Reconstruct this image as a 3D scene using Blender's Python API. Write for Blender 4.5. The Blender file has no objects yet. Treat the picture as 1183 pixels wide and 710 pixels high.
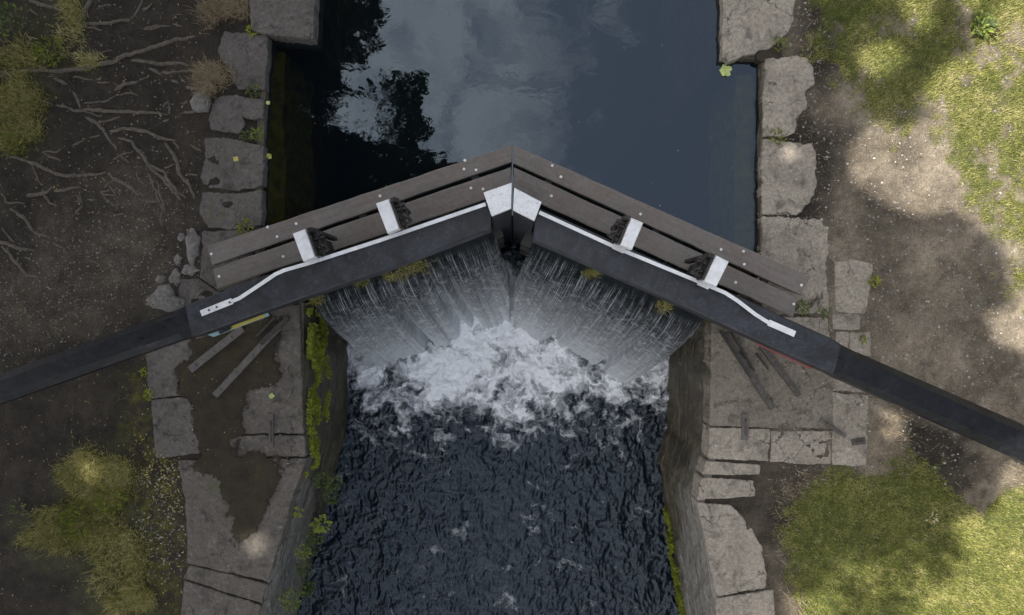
import bpy, math, random
import numpy as np
from mathutils import Vector
random.seed(4); rng = np.random.default_rng(11)
R = math.radians
H = 7.9                                    # camera height above the ground
SC = bpy.context.scene; COL = SC.collection

# ------------------------------------------------------------------ camera, sky, sun, exposure
cam = bpy.data.cameras.new('camera'); cam_o = bpy.data.objects.new('camera', cam); COL.objects.link(cam_o)
cam_o.location = (0, 0, H); cam_o.rotation_euler = (0, 0, 0)
cam.sensor_width = 36; cam.lens = 36*H/11.83; cam.clip_end = 500; cam.clip_start = .05
SC.camera = cam_o
SUN = Vector((-.655, .25, .713)).normalized()
ELEV = math.asin(SUN.z); AZ = math.atan2(SUN.x, SUN.y)
SKY_STRENGTH = .12; CLOUD = 1.28; SUN_STRENGTH = 5.0
world = bpy.data.worlds.new('World'); SC.world = world; world.use_nodes = True
nt = world.node_tree; N = nt.nodes; L = nt.links
bg = N['Background']; bg.inputs[1].default_value = 1.0
sky = N.new('ShaderNodeTexSky'); sky.sky_type = 'NISHITA'; sky.sun_disc = False
sky.sun_elevation = ELEV; sky.sun_rotation = AZ; sky.air_density = 1.0; sky.dust_density = 1.5
sks = N.new('ShaderNodeVectorMath'); sks.operation = 'SCALE'; sks.inputs[3].default_value = SKY_STRENGTH
L.new(sky.outputs[0], sks.inputs[0])
tc = N.new('ShaderNodeTexCoord'); sep = N.new('ShaderNodeSeparateXYZ'); L.new(tc.outputs['Generated'], sep.inputs[0])
def M_(op, a, b=None, c=None, tree=None, clamp=False):
    t = tree or nt; n = t.nodes.new('ShaderNodeMath'); n.operation = op; n.use_clamp = clamp
    for i, v in enumerate((a, b, c)):
        if v is None: continue
        if isinstance(v, (int, float)): n.inputs[i].default_value = v
        else: t.links.new(v, n.inputs[i])
    return n.outputs[0]
zc = M_('MAXIMUM', sep.outputs[2], .08)
u = M_('DIVIDE', sep.outputs[0], zc); v = M_('DIVIDE', sep.outputs[1], zc)
cb = N.new('ShaderNodeCombineXYZ'); L.new(u, cb.inputs[0]); L.new(v, cb.inputs[1])
ns = N.new('ShaderNodeTexNoise'); ns.inputs['Scale'].default_value = 7.5; ns.inputs['Detail'].default_value = 9
ns.inputs['Roughness'].default_value = .70; ns.inputs['Distortion'].default_value = 1.1
L.new(cb.outputs[0], ns.inputs['Vector'])
bias = M_('MULTIPLY', M_('SUBTRACT', .06, u), 1.5)
bias = M_('MINIMUM', M_('MAXIMUM', bias, -.30), .10)
cf = M_('MULTIPLY', M_('ADD', M_('SUBTRACT', ns.outputs[0], .42), bias), 4.2, clamp=True)
cf = M_('ADD', M_('MULTIPLY', cf, .62), .22)
mx = N.new('ShaderNodeMix'); mx.data_type = 'RGBA'; L.new(cf, mx.inputs[0]); L.new(sks.outputs[0], mx.inputs[6])
mx.inputs[7].default_value = (CLOUD*1.02, CLOUD*.995, CLOUD*.98, 1)
L.new(mx.outputs[2], bg.inputs[0])
sun = bpy.data.lights.new('sun', 'SUN'); sun.energy = SUN_STRENGTH; sun.angle = R(.55); sun.color = (1, .95, .86)
sun_o = bpy.data.objects.new('sun', sun); COL.objects.link(sun_o); sun_o.location = SUN*60
sun_o.rotation_euler = SUN.to_track_quat('Z', 'Y').to_euler()
SC.view_settings.view_transform = 'Standard'; SC.view_settings.look = 'None'
SC.view_settings.exposure = 0.96; SC.view_settings.gamma = 1

# ------------------------------------------------------------------ helpers
def P(px, py, z=0.0):
    s = (H-z)/H/100
    return ((px-591.5)*s, (355-py)*s, z)
def P2(px, py, z=0.0): return np.array(P(px, py, z)[:2])
def _h(ix, iy, seed):
    n = (ix*374761393 + iy*668265263 + seed*974634777) & 0xffffffff
    n = ((n ^ (n >> 13))*1274126177) & 0xffffffff
    return ((n ^ (n >> 16)) & 0xffff)/65535.0
def vn(x, y, seed=0):
    x = np.asarray(x, float); y = np.asarray(y, float)
    ix = np.floor(x).astype(np.int64); iy = np.floor(y).astype(np.int64); fx = x-ix; fy = y-iy
    fx = fx*fx*fx*(fx*(fx*6-15)+10); fy = fy*fy*fy*(fy*(fy*6-15)+10)
    a = _h(ix, iy, seed); b = _h(ix+1, iy, seed); c = _h(ix, iy+1, seed); d = _h(ix+1, iy+1, seed)
    return (a*(1-fx)+b*fx)*(1-fy)+(c*(1-fx)+d*fx)*fy
def fbm(x, y, seed=0, o=4, g=.5):
    s = 0; a = 1; t = 0
    for i in range(o):
        s = s+a*vn(x*2**i+17.3*i, y*2**i-9.1*i, seed+i); t += a; a *= g
    return s/t
def sdf(pts, poly):
    """signed distance to a closed polygon, negative inside"""
    pts = np.asarray(pts, float); poly = np.asarray(poly, float)
    d = np.full(len(pts), 1e9); ins = np.zeros(len(pts), bool)
    for i in range(len(poly)):
        a = poly[i]; b = poly[(i+1) % len(poly)]; e = b-a; w = pts-a
        t = np.clip((w@e)/(e@e), 0, 1); q = w-t[:, None]*e
        d = np.minimum(d, (q**2).sum(1))
        c = (a[1] > pts[:, 1]) != (b[1] > pts[:, 1])
        with np.errstate(divide='ignore', invalid='ignore'):
            xi = a[0]+(pts[:, 1]-a[1])/(b[1]-a[1])*(b[0]-a[0])
        ins ^= c & (pts[:, 0] < xi)
    d = np.sqrt(d); return np.where(ins, -d, d)
ROOT = {}
def put(o, label=None, cat=None, group=None, kind=None):
    if label: o['label'] = label
    if cat: o['category'] = cat
    if group: o['group'] = group
    if kind: o['kind'] = kind
    return o
def empty(name, loc, label, cat, group=None):
    o = bpy.data.objects.new(name, None); COL.objects.link(o); o.location = loc; o.empty_display_size = .2
    ROOT[o.name] = Vector(loc); return put(o, label, cat, group)
def mk(name, V, F, mat, parent=None, smooth=False, attrs=None, uv=None, center=False):
    """V world-space (n,3); F list of faces or dict size->array"""
    V = np.asarray(V, np.float64).reshape(-1, 3)
    if parent is not None: off = np.array(ROOT[parent.name])
    elif center: off = np.array([V[:, 0].mean(), V[:, 1].mean(), V[:, 2].min()])
    else: off = np.zeros(3)
    me = bpy.data.meshes.new(name)
    if isinstance(F, np.ndarray):
        k = F.shape[1]; n = len(F)
        me.vertices.add(len(V)); me.vertices.foreach_set('co', (V-off).ravel())
        me.loops.add(n*k); me.loops.foreach_set('vertex_index', F.astype(np.int32).ravel())
        me.polygons.add(n); me.polygons.foreach_set('loop_start', np.arange(n, dtype=np.int32)*k)
        me.update(calc_edges=True); me.validate()
    else:
        me.from_pydata((V-off).tolist(), [], [list(map(int, f)) for f in F]); me.update()
    if smooth: me.polygons.foreach_set('use_smooth', [True]*len(me.polygons))
    for kx, arr in (attrs or {}).items():
        a = me.attributes.new(kx, 'FLOAT', 'POINT'); a.data.foreach_set('value', np.asarray(arr, np.float32))
    if uv is not None:
        l = me.uv_layers.new(name='UVMap'); li = np.zeros(len(me.loops), np.int32); me.loops.foreach_get('vertex_index', li)
        l.data.foreach_set('uv', np.asarray(uv, np.float32)[li].ravel())
    o = bpy.data.objects.new(name, me); COL.objects.link(o)
    if mat: me.materials.append(mat)
    if parent is not None:
        o.parent = parent; ROOT[o.name] = ROOT[parent.name]
        if parent.type == 'MESH': o.location = (0, 0, 0)
    else:
        o.location = off; ROOT[o.name] = Vector(off)
    return o
class MB:
    def __init__(s): s.v = []; s.f = []
    def add(s, V, F):
        b = len(s.v); s.v += [tuple(map(float, p)) for p in V]; s.f += [[i+b for i in f] for f in F]; return s
    def prism(s, poly, z0, z1, bev=0.0):
        """poly of (x,y); bevelled top"""
        n = len(poly); p = np.array(poly, float)
        if (np.cross(p, np.roll(p, -1, 0))).sum() < 0: p = p[::-1]
        rings = [(p, z0)]
        if bev > 0:
            e = np.roll(p, -1, 0)-p; e /= np.linalg.norm(e, axis=1)[:, None]+1e-9
            nn = np.stack([-e[:, 1], e[:, 0]], 1); m = nn+np.roll(nn, 1, 0); m /= np.maximum(np.linalg.norm(m, axis=1)[:, None], .5)
            rings += [(p, z1-bev), (p+m*bev*.35, z1-bev*.3), (p+m*bev, z1)]
        else: rings += [(p, z1)]
        V = [(q[0], q[1], z) for r, z in rings for q in r]; F = [list(range(n))[::-1]]
        for k in range(len(rings)-1):
            for i in range(n):
                j = (i+1) % n; F.append([k*n+i, k*n+j, (k+1)*n+j, (k+1)*n+i])
        F.append([(len(rings)-1)*n+i for i in range(n)])
        return s.add(V, F)
    def box(s, c, ax, ay, az, hx, hy, hz):
        c = Vector(c); ax = Vector(ax).normalized(); ay = Vector(ay).normalized(); az = Vector(az).normalized()
        V = [c+ax*hx*i+ay*hy*j+az*hz*k for i in (-1, 1) for j in (-1, 1) for k in (-1, 1)]
        return s.add(V, [[0, 1, 3, 2], [4, 6, 7, 5], [0, 4, 5, 1], [2, 3, 7, 6], [0, 2, 6, 4], [1, 5, 7, 3]])
    def tube(s, pts, rad, n=8, flat=1.0):
        pts = [Vector(p) for p in pts]; m = len(pts); rs = rad if hasattr(rad, '__len__') else [rad]*m
        V = []
        for i, p in enumerate(pts):
            t = (pts[min(i+1, m-1)]-pts[max(i-1, 0)]).normalized()
            upv = Vector((0, 0, 1)) if abs(t.z) < .95 else Vector((1, 0, 0))
            a = t.cross(upv).normalized(); b = a.cross(t).normalized()
            for k in range(n):
                q = 2*math.pi*k/n; V.append(p+a*rs[i]*math.cos(q)+b*rs[i]*flat*math.sin(q))
        F = [[i*n+k, i*n+(k+1) % n, (i+1)*n+(k+1) % n, (i+1)*n+k] for i in range(m-1) for k in range(n)]
        F += [list(range(n)), [(m-1)*n+k for k in range(n)][::-1]]
        return s.add(V, F)
    def build(s, name, mat, parent=None, smooth=False, center=False): return mk(name, s.v, s.f, mat, parent, smooth, center=center)

# ------------------------------------------------------------------ materials
def newmat(name):
    m = bpy.data.materials.new(name); m.use_nodes = True; t = m.node_tree
    return m, t, t.nodes['Principled BSDF']
def ramp(t, fac, stops, interp='LINEAR'):
    r = t.nodes.new('ShaderNodeValToRGB'); r.color_ramp.interpolation = interp
    e = r.color_ramp.elements
    while len(e) < len(stops): e.new(.5)
    for i, (p, c) in enumerate(stops):
        e[i].position = p; e[i].color = (c, c, c, 1) if isinstance(c, (int, float)) else (*c, 1)
    t.links.new(fac, r.inputs[0]); return r.outputs[0]
def noise(t, vec, scale, detail=4, rough=.55, dist=0, out=0):
    n = t.nodes.new('ShaderNodeTexNoise'); n.inputs['Scale'].default_value = scale; n.inputs['Detail'].default_value = detail
    n.inputs['Roughness'].default_value = rough; n.inputs['Distortion'].default_value = dist
    if vec is not None: t.links.new(vec, n.inputs['Vector'])
    return n.outputs[out]
def mixc(t, fac, a, b, mode='MIX'):
    n = t.nodes.new('ShaderNodeMix'); n.data_type = 'RGBA'; n.blend_type = mode
    for i, x in ((0, fac), (6, a), (7, b)):
        if isinstance(x, (int, float)): n.inputs[i].default_value = x
        elif isinstance(x, tuple): n.inputs[i].default_value = (*x, 1)
        else: t.links.new(x, n.inputs[i])
    return n.outputs[2]
def grain(t, c, fac, lo, hi, p0=.3, p1=.7):
    return mixc(t, 1.0, c, ramp(t, M_('MULTIPLY', fac, 1.0, tree=t), [(p0, lo/2), (p1, hi/2)]), 'MULTIPLY')
def dbl(t, c): return mixc(t, 1.0, c, (2.0, 2.0, 2.0), 'MULTIPLY')
def geo(t): return t.nodes.new('ShaderNodeNewGeometry').outputs['Position']
def mapping(t, vec, scale=(1, 1, 1), rot=(0, 0, 0)):
    n = t.nodes.new('ShaderNodeMapping'); n.inputs['Scale'].default_value = scale; n.inputs['Rotation'].default_value = rot
    t.links.new(vec, n.inputs['Vector']); return n.outputs[0]
def bump(t, b, hgt, strength, dist=.01):
    n = t.nodes.new('ShaderNodeBump'); n.inputs['Strength'].default_value = strength; n.inputs['Distance'].default_value = dist
    t.links.new(hgt, n.inputs['Height']); t.links.new(n.outputs[0], b.inputs['Normal']); return n
def attr(t, name):
    n = t.nodes.new('ShaderNodeAttribute'); n.attribute_name = name; return n.outputs['Fac']
def stone_mat(name, c0, c1, lich, rough=.85, moss=.0, speck=True):
    m, t, b = newmat(name); g = geo(t)
    a = noise(t, g, 2.2, 6, .6); c = ramp(t, a, [(.3, c0), (.7, c1)])
    f = noise(t, g, 38, 5, .65); c = mixc(t, .75, c, ramp(t, f, [(.25, .35), (.75, .68)]), 'OVERLAY')
    l = noise(t, g, 9, 7, .7, .6); c = mixc(t, ramp(t, l, [(.56, 0.), (.66, .55)]), c, lich)
    dk = noise(t, g, 5.3, 6, .7, .4); c = mixc(t, ramp(t, dk, [(.52, 0.), (.66, .75)]), c, tuple(x*.40 for x in c0))
    c = dbl(t, grain(t, c, noise(t, g, 21, 6, .75, .4), .62, 1.35)); c = dbl(t, grain(t, c, noise(t, g, 90, 4, .8), .70, 1.30))
    ck = t.nodes.new('ShaderNodeTexVoronoi'); ck.feature = 'DISTANCE_TO_EDGE'; ck.inputs['Scale'].default_value = 1.7
    cw = t.nodes.new('ShaderNodeVectorMath'); cw.operation = 'MULTIPLY_ADD'; t.links.new(noise(t, g, 4, 5, .7, 0, 1), cw.inputs[0]); cw.inputs[1].default_value = (.35, .35, 0); t.links.new(g, cw.inputs[2]); t.links.new(cw.outputs[0], ck.inputs['Vector'])
    crk = M_('MULTIPLY', ramp(t, ck.outputs[0], [(.004, 1.), (.012, 0.)]), ramp(t, noise(t, g, 1.6, 3), [(.48, 0.), (.54, .85)]), tree=t)
    c = mixc(t, crk, c, (.02, .017, .014))
    if moss:
        mo = noise(t, g, 3.1, 7, .7, .5); c = mixc(t, ramp(t, mo, [(.62-moss, 0.), (.75-moss, .85)]), c, (.06, .075, .015))
    if speck:
        vv = t.nodes.new('ShaderNodeTexVoronoi'); vv.inputs['Scale'].default_value = 55; t.links.new(g, vv.inputs['Vector'])
        c = mixc(t, ramp(t, vv.outputs[0], [(.07, .45), (.13, 0.)]), c, (.4, .38, .34))
    t.links.new(c, b.inputs['Base Color']); b.inputs['Roughness'].default_value = rough
    hh = M_('ADD', M_('MULTIPLY', f, .5, tree=t), M_('MULTIPLY', noise(t, g, 11, 6, .7), 1.2, tree=t), tree=t)
    bump(t, b, hh, .75, .015); return m
MAT = {}
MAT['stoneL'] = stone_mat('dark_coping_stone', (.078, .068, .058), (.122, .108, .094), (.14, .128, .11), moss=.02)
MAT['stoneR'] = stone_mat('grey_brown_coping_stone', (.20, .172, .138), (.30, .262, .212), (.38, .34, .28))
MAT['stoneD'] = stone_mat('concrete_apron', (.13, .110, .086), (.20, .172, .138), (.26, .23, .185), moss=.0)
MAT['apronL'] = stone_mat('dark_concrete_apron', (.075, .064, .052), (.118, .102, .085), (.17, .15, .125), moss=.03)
MAT['rubble'] = stone_mat('rubble_stone', (.12, .11, .10), (.18, .165, .15), (.24, .23, .20), moss=.03)
def wall_mat(name, dark, light, moss):
    m, t, b = newmat(name); g = geo(t)
    a = noise(t, mapping(t, g, (1, 1, .35)), 3, 7, .65, .4); c = ramp(t, a, [(.33, dark), (.68, light)])
    s = noise(t, mapping(t, g, (6, 1.2, 5)), 4, 6, .7, .3); c = mixc(t, .8, c, ramp(t, s, [(.3, .25), (.7, .7)]), 'OVERLAY')
    mo = noise(t, g, 4.2, 7, .72, .5); c = mixc(t, ramp(t, mo, [(.55-moss, 0.), (.66-moss, .8)]), c, (.055, .065, .012))
    sepz = t.nodes.new('ShaderNodeSeparateXYZ'); t.links.new(g, sepz.inputs[0])
    szz = t.nodes.new('ShaderNodeSeparateXYZ'); t.links.new(g, szz.inputs[0])
    dry = M_('ADD', M_('ADD', M_('MULTIPLY', szz.outputs[2], .9, tree=t), M_('MULTIPLY', szz.outputs[1], -.75, tree=t), tree=t), M_('MULTIPLY', noise(t, mapping(t, g, (1, 1, 2.5)), 1.8, 7, .7, .5), 1.6, tree=t), tree=t)
    c = mixc(t, ramp(t, dry, [(.95/2, 0.), (1.35/2, .75)]) if False else M_('MULTIPLY', M_('SUBTRACT', dry, 1.55, tree=t, clamp=True), 1.8, tree=t, clamp=True), c, mixc(t, s, (.10, .092, .08), (.26, .245, .22)))
    c = dbl(t, grain(t, c, noise(t, g, 17, 7, .78, .5), .5, 1.5))
    # horizontal joints between the courses
    jz = M_('PINGPONG', M_('ADD', sepz.outputs[2], M_('MULTIPLY', noise(t, g, 2, 2), .03, tree=t), tree=t), .19, tree=t)
    j = ramp(t, jz, [(0.0, 1.), (.02, 0.)]); c = mixc(t, M_('MULTIPLY', j, .75, tree=t), c, (.015, .013, .01))
    t.links.new(c, b.inputs['Base Color']); b.inputs['Roughness'].default_value = .55
    hh = M_('SUBTRACT', noise(t, g, 14, 8, .7), M_('MULTIPLY', j, 1.2, tree=t), tree=t)
    bump(t, b, hh, .9, .03); return m
MAT['wallL'] = wall_mat('wet_chamber_wall_left', (.035, .03, .02), (.11, .095, .065), .02)
MAT['wallR'] = wall_mat('wet_chamber_wall_right', (.04, .032, .02), (.13, .11, .078), .0)
def ground_mat():
    m, t, b = newmat('soil'); g = geo(t)
    sx = t.nodes.new('ShaderNodeSeparateXYZ'); t.links.new(g, sx.inputs[0])
    a = noise(t, g, 2.3, 7, .62, .3)
    dark = ramp(t, a, [(.3, (.016, .0125, .009)), (.7, (.044, .035, .025))])
    path = ramp(t, a, [(.3, (.135, .108, .076)), (.7, (.335, .28, .21))])
    c = mixc(t, attr(t, 'path'), dark, path)
    gr = ramp(t, noise(t, g, 5, 6, .7), [(.3, (.045, .05, .018)), (.7, (.11, .115, .04))])
    c = mixc(t, attr(t, 'grass'), c, gr)
    al = ramp(t, noise(t, g, 7, 7, .7, .6), [(.45, 0.), (.6, 1.)])
    c = mixc(t, M_('MULTIPLY', al, attr(t, 'algae'), tree=t), c, (.075, .07, .012))
    f = noise(t, g, 60, 5, .75); c = mixc(t, .85, c, ramp(t, f, [(.25, .25), (.75, .75)]), 'OVERLAY')
    c = dbl(t, grain(t, c, noise(t, g, 8, 7, .75, .5), .55, 1.45)); c = dbl(t, grain(t, c, noise(t, g, 120, 4, .85), .6, 1.45))
    for sc, th, col, amt in ((42, .11, (.36, .33, .28), .55), (90, .16, (.27, .24, .2), .6), (22, .07, (.42, .40, .36), .6)):
        vv = t.nodes.new('ShaderNodeTexVoronoi'); vv.inputs['Scale'].default_value = sc; t.links.new(g, vv.inputs['Vector'])
        sel = ramp(t, vv.outputs[0], [(th*.7, amt), (th, 0.)])
        c = mixc(t, M_('MULTIPLY', sel, attr(t, 'gravel'), tree=t), c, col)
    t.links.new(c, b.inputs['Base Color']); b.inputs['Roughness'].default_value = .9; b.inputs['Specular IOR Level'].default_value = .3
    hh = M_('ADD', f, M_('MULTIPLY', noise(t, g, 17, 6, .7), 1.3, tree=t), tree=t)
    bump(t, b, hh, .8, .018); return m
MAT['ground'] = ground_mat()
def wood_plank(name, ang):
    m, t, b = newmat(name); g = geo(t)
    q = mapping(t, g, (1, 1, 1), (0, 0, -ang))
    n1 = noise(t, mapping(t, q, (.8, 15, 15)), 1.6, 8, .7, .3)
    c = ramp(t, n1, [(.25, (.125, .108, .096)), (.52, (.165, .146, .131)), (.8, (.20, .178, .16))])
    n2 = noise(t, g, 2.4, 6, .65, .3); c = mixc(t, ramp(t, n2, [(.42, 0.), (.7, .55)]), c, (.14, .105, .08))
    n3 = noise(t, g, 26, 6, .7); c = mixc(t, .6, c, ramp(t, n3, [(.3, .33), (.7, .62)]), 'OVERLAY')
    n4 = noise(t, g, 6.5, 6, .7, .6); c = mixc(t, ramp(t, n4, [(.58, 0.), (.72, .4)]), c, (.07, .062, .056))
    t.links.new(c, b.inputs['Base Color']); b.inputs['Roughness'].default_value = .8
    bump(t, b, M_('ADD', n1, M_('MULTIPLY', n3, .4, tree=t), tree=t), .5, .008); return m
def paint_black(name):
    m, t, b = newmat(name); g = geo(t)
    a = noise(t, g, 3.4, 7, .65, .5); c = ramp(t, a, [(.3, (.007, .008, .011)), (.7, (.026, .030, .040))])
    s = noise(t, mapping(t, g, (1, 1, 1)), 22, 7, .75, .8); c = mixc(t, ramp(t, s, [(.50, 0.), (.66, .55)]), c, (.065, .070, .082))
    d = noise(t, g, 1.3, 6, .7, .5); c = mixc(t, ramp(t, d, [(.55, 0.), (.72, .55)]), c, (.008, .009, .010))
    t.links.new(c, b.inputs['Base Color'])
    q = noise(t, g, 5, 8, .75, .7); c = mixc(t, ramp(t, q, [(.47, 0.), (.58, .85)]), c, (.007, .007, .008))
    c = dbl(t, grain(t, c, noise(t, g, 60, 5, .8), .6, 1.5)); t.links.new(c, b.inputs['Base Color'])
    t.links.new(ramp(t, s, [(.3, .34), (.7, .62)]), b.inputs['Roughness'])
    b.inputs['Specular IOR Level'].default_value = .45
    bump(t, b, M_('ADD', s, a, tree=t), .22, .008); return m
MAT['black'] = paint_black('black_gate_paint')
def tar():
    m, t, b = newmat('tarred_beam_arm'); g = geo(t); a = noise(t, g, 6, 8, .75, .6)
    c = ramp(t, a, [(.35, (.004, .0045, .006)), (.6, (.012, .013, .017)), (.75, (.034, .036, .042))])
    c = dbl(t, grain(t, c, noise(t, g, 45, 6, .8, .5), .5, 1.6)); t.links.new(c, b.inputs['Base Color'])
    t.links.new(ramp(t, noise(t, g, 14, 6, .7), [(.3, .22), (.7, .5)]), b.inputs['Roughness']); b.inputs['Specular IOR Level'].default_value = .24
    bump(t, b, a, .45, .014); return m
MAT['tar'] = tar()
def paint_white(name, wear=.5):
    m, t, b = newmat(name); g = geo(t)
    a = noise(t, g, 7, 7, .7, .4); c = ramp(t, a, [(.35, (.60, .61, .62)), (.65, (.76, .76, .76))])
    s = noise(t, g, 34, 7, .8, .8); c = mixc(t, ramp(t, s, [(.66-wear*.1, 0.), (.70-wear*.1, .8)]), c, (.2, .2, .2))
    gr_ = noise(t, g, 16, 7, .75, .6); c = mixc(t, ramp(t, gr_, [(.50, 0.), (.72, .45)]), c, (.42, .38, .33))
    t.links.new(c, b.inputs['Base Color']); b.inputs['Roughness'].default_value = .55
    bump(t, b, s, .25, .005); return m
MAT['white'] = paint_white('white_paint_worn', .9); MAT['white2'] = paint_white('white_paint_clean', .25)
def simple(name, c0, c1, scale=12, rough=.7, metal=0, bmp=.4, dist=.01, det=6):
    m, t, b = newmat(name); g = geo(t); a = noise(t, g, scale, det, .68, .3)
    t.links.new(ramp(t, a, [(.3, c0), (.7, c1)]), b.inputs['Base Color']); b.inputs['Roughness'].default_value = rough
    b.inputs['Metallic'].default_value = metal; bump(t, b, a, bmp, dist); return m
MAT['iron'] = simple('greasy_cast_iron', (.010, .010, .010), (.055, .047, .042), 30, .4, .35)
MAT['strap'] = simple('weathered_iron_strap', (.07, .062, .055), (.13, .118, .105), 18, .7, .1)
MAT['strapR'] = simple('dark_iron_strap', (.045, .04, .036), (.11, .095, .082), 22, .6, .2)
MAT['bark'] = simple('root_bark', (.055, .045, .034), (.15, .125, .095), 22, .9, 0, .8, .02)
MAT['mud'] = simple('wet_mud', (.016, .011, .006), (.036, .026, .015), 9, .85, 0, .5, .006)
def mudfilm():
    m, t, b = newmat('wet_mud_film'); g = geo(t); a = noise(t, g, 7, 7, .7, .5)
    c = ramp(t, a, [(.3, (.012, .008, .004)), (.55, (.026, .018, .008)), (.72, (.042, .034, .010))])
    c = dbl(t, grain(t, c, noise(t, g, 50, 5, .8), .6, 1.5)); t.links.new(c, b.inputs['Base Color']); b.inputs['Roughness'].default_value = .7; b.inputs['Specular IOR Level'].default_value = .3
    bump(t, b, noise(t, g, 30, 6, .75), .6, .008)
    n = M_('ADD', attr(t, 'cover'), M_('MULTIPLY', M_('SUBTRACT', noise(t, g, 16, 8, .75, .3), .5, tree=t), 1.5, tree=t), tree=t)
    f = ramp(t, n, [(.40, 0.), (.50, .55), (.66, 1.)])
    tr = t.nodes.new('ShaderNodeBsdfTransparent'); mxs = t.nodes.new('ShaderNodeMixShader'); t.links.new(f, mxs.inputs[0]); t.links.new(tr.outputs[0], mxs.inputs[1]); t.links.new(b.outputs[0], mxs.inputs[2])
    t.links.new(mxs.outputs[0], t.nodes['Material Output'].inputs[0]); return m
MAT['mudfilm'] = mudfilm()
MAT['timber'] = simple('slimy_gate_timber', (.010, .011, .009), (.032, .032, .022), 8, .35, 0, .6, .02)
MAT['ledge'] = simple('mossy_ledge', (.09, .075, .010), (.40, .33, .04), 7, .8, 0, .6, .02)
MAT['bed'] = simple('silt_bed', (.008, .012, .012), (.012, .018, .018), 1, .9, 0, .2)
MAT['yellow'] = simple('yellow_sign', (.30, .25, .05), (.40, .34, .08), 20, .5, 0, .1); MAT['cyan'] = simple('pale_blue_sign', (.18, .30, .32), (.24, .34, .36), 20, .5, 0, .1)
MAT['red'] = simple('red_sign_paint', (.14, .03, .03), (.22, .05, .05), 20, .5, 0, .1)
def leafmat(name, stops, trans=.25, rough=.6, attrn='tint'):
    m, t, b = newmat(name); c = ramp(t, attr(t, attrn), stops)
    t.links.new(c, b.inputs['Base Color']); b.inputs['Roughness'].default_value = rough; b.inputs['Specular IOR Level'].default_value = .25
    tr = t.nodes.new('ShaderNodeBsdfTranslucent'); t.links.new(c, tr.inputs[0])
    mxs = t.nodes.new('ShaderNodeMixShader'); mxs.inputs[0].default_value = trans
    t.links.new(b.outputs[0], mxs.inputs[1]); t.links.new(tr.outputs[0], mxs.inputs[2])
    t.links.new(mxs.outputs[0], t.nodes['Material Output'].inputs[0]); return m
MAT['grass'] = leafmat('lawn_grass', [(0, (.06, .085, .014)), (.35, (.17, .195, .04)), (.7, (.34, .33, .095)), (1, (.50, .44, .22))])
MAT['grassL'] = leafmat('long_grass', [(0, (.05, .055, .012)), (.4, (.20, .19, .045)), (.75, (.40, .35, .12)), (1, (.55, .48, .26))])
MAT['straw'] = leafmat('dry_grass', [(0, (.14, .10, .055)), (.5, (.26, .20, .12)), (1, (.42, .35, .24))], .15)
MAT['fern'] = leafmat('fern_green', [(0, (.035, .055, .018)), (.5, (.07, .10, .03)), (1, (.24, .28, .05))])
MAT['mossleaf'] = leafmat('moss_green', [(0, (.06, .075, .006)), (.5, (.15, .18, .015)), (1, (.28, .30, .03))])
MAT['crown'] = leafmat('tree_leaves', [(0, (.03, .05, .015)), (1, (.07, .10, .03))], .2)
MAT['litter'] = leafmat('fallen_leaves', [(0, (.12, .07, .03)), (.4, (.22, .17, .07)), (.75, (.40, .33, .10)), (1, (.5, .44, .3))], .1)
MAT['pebble'] = leafmat('pebbles', [(0, (.09, .08, .07)), (.6, (.21, .19, .17)), (.92, (.34, .32, .29)), (1, (.55, .53, .49))], 0.0, .8)
MAT['limeleaf'] = simple('lime_leaf', (.35, .42, .12), (.42, .50, .18), 20, .6, 0, .2)
MAT['yleaf'] = simple('yellow_leaf', (.40, .36, .06), (.5, .46, .12), 20, .6, 0, .2)

# ------------------------------------------------------------------ ground, water beds
WL = [(-2.3, 14), (-2.3, 3.13), (-2.83, 3.15), (-2.90, 1.6), (-2.93, .9), (-2.93, .28), (-2.42, .06), (-2.42, -1.75), (-2.52, -2.13), (-2.75, -2.93), (-2.93, -3.6), (-3.6, -6), (-3.6, -14)]
WR = [(2.44, 14), (2.44, 2.9), (2.9, 2.88), (2.88, .8), (2.88, .3), (2.31, -.1), (2.29, -1.78), (2.15, -2.25), (2.36, -3.55), (2.6, -5), (2.6, -14)]
basin = np.array(WL+WR[::-1])
def lines(lo, hi, step, far): 
    a = list(np.arange(lo, hi+1e-6, step)); l = []; x = lo; d = step
    while x > -far: d *= 1.35; x -= d; l.append(x)
    r = []; x = hi; d = step
    while x < far: d *= 1.35; x += d; r.append(x)
    return np.array(l[::-1]+a+r)
gx = lines(-6.6, 6.6, .04, 60); gy = lines(-4.4, 4.4, .04, 60)
X, Y = np.meshgrid(gx, gy); V2 = np.stack([X.ravel(), Y.ravel()], 1)
pxx = V2[:, 0]*100+591.5; pyy = 355-V2[:, 1]*100
dB = sdf(V2, basin)
def blobs(px, py, poly, soft, nz=14, seed=3, amp=22):
    w = (fbm(px/nz, py/nz, seed, 4, .6)-.5)*2*amp
    d = sdf(np.stack([px, py], 1), poly)+w
    return np.clip(.5-d/soft, 0, 1)
G1 = [(943, -120), (943, 55), (975, 85), (1000, 100), (1015, 120), (1030, 150), (1048, 152), (1062, 122), (1095, 118), (1102, 185), (1120, 225), (1150, 255), (1170, 325), (1200, 345), (1400, 380), (1400, -120)]
G2 = [(905, 610), (922, 575), (950, 550), (1000, 548), (1052, 530), (1082, 540), (1102, 575), (1135, 590), (1150, 575), (1185, 565), (1400, 540), (1400, 900), (932, 900), (925, 700), (912, 660)]
GM = [(1010, 470), (1045, 480), (1058, 515), (1090, 545), (1000, 545), (960, 545), (1000, 510)]
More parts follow.
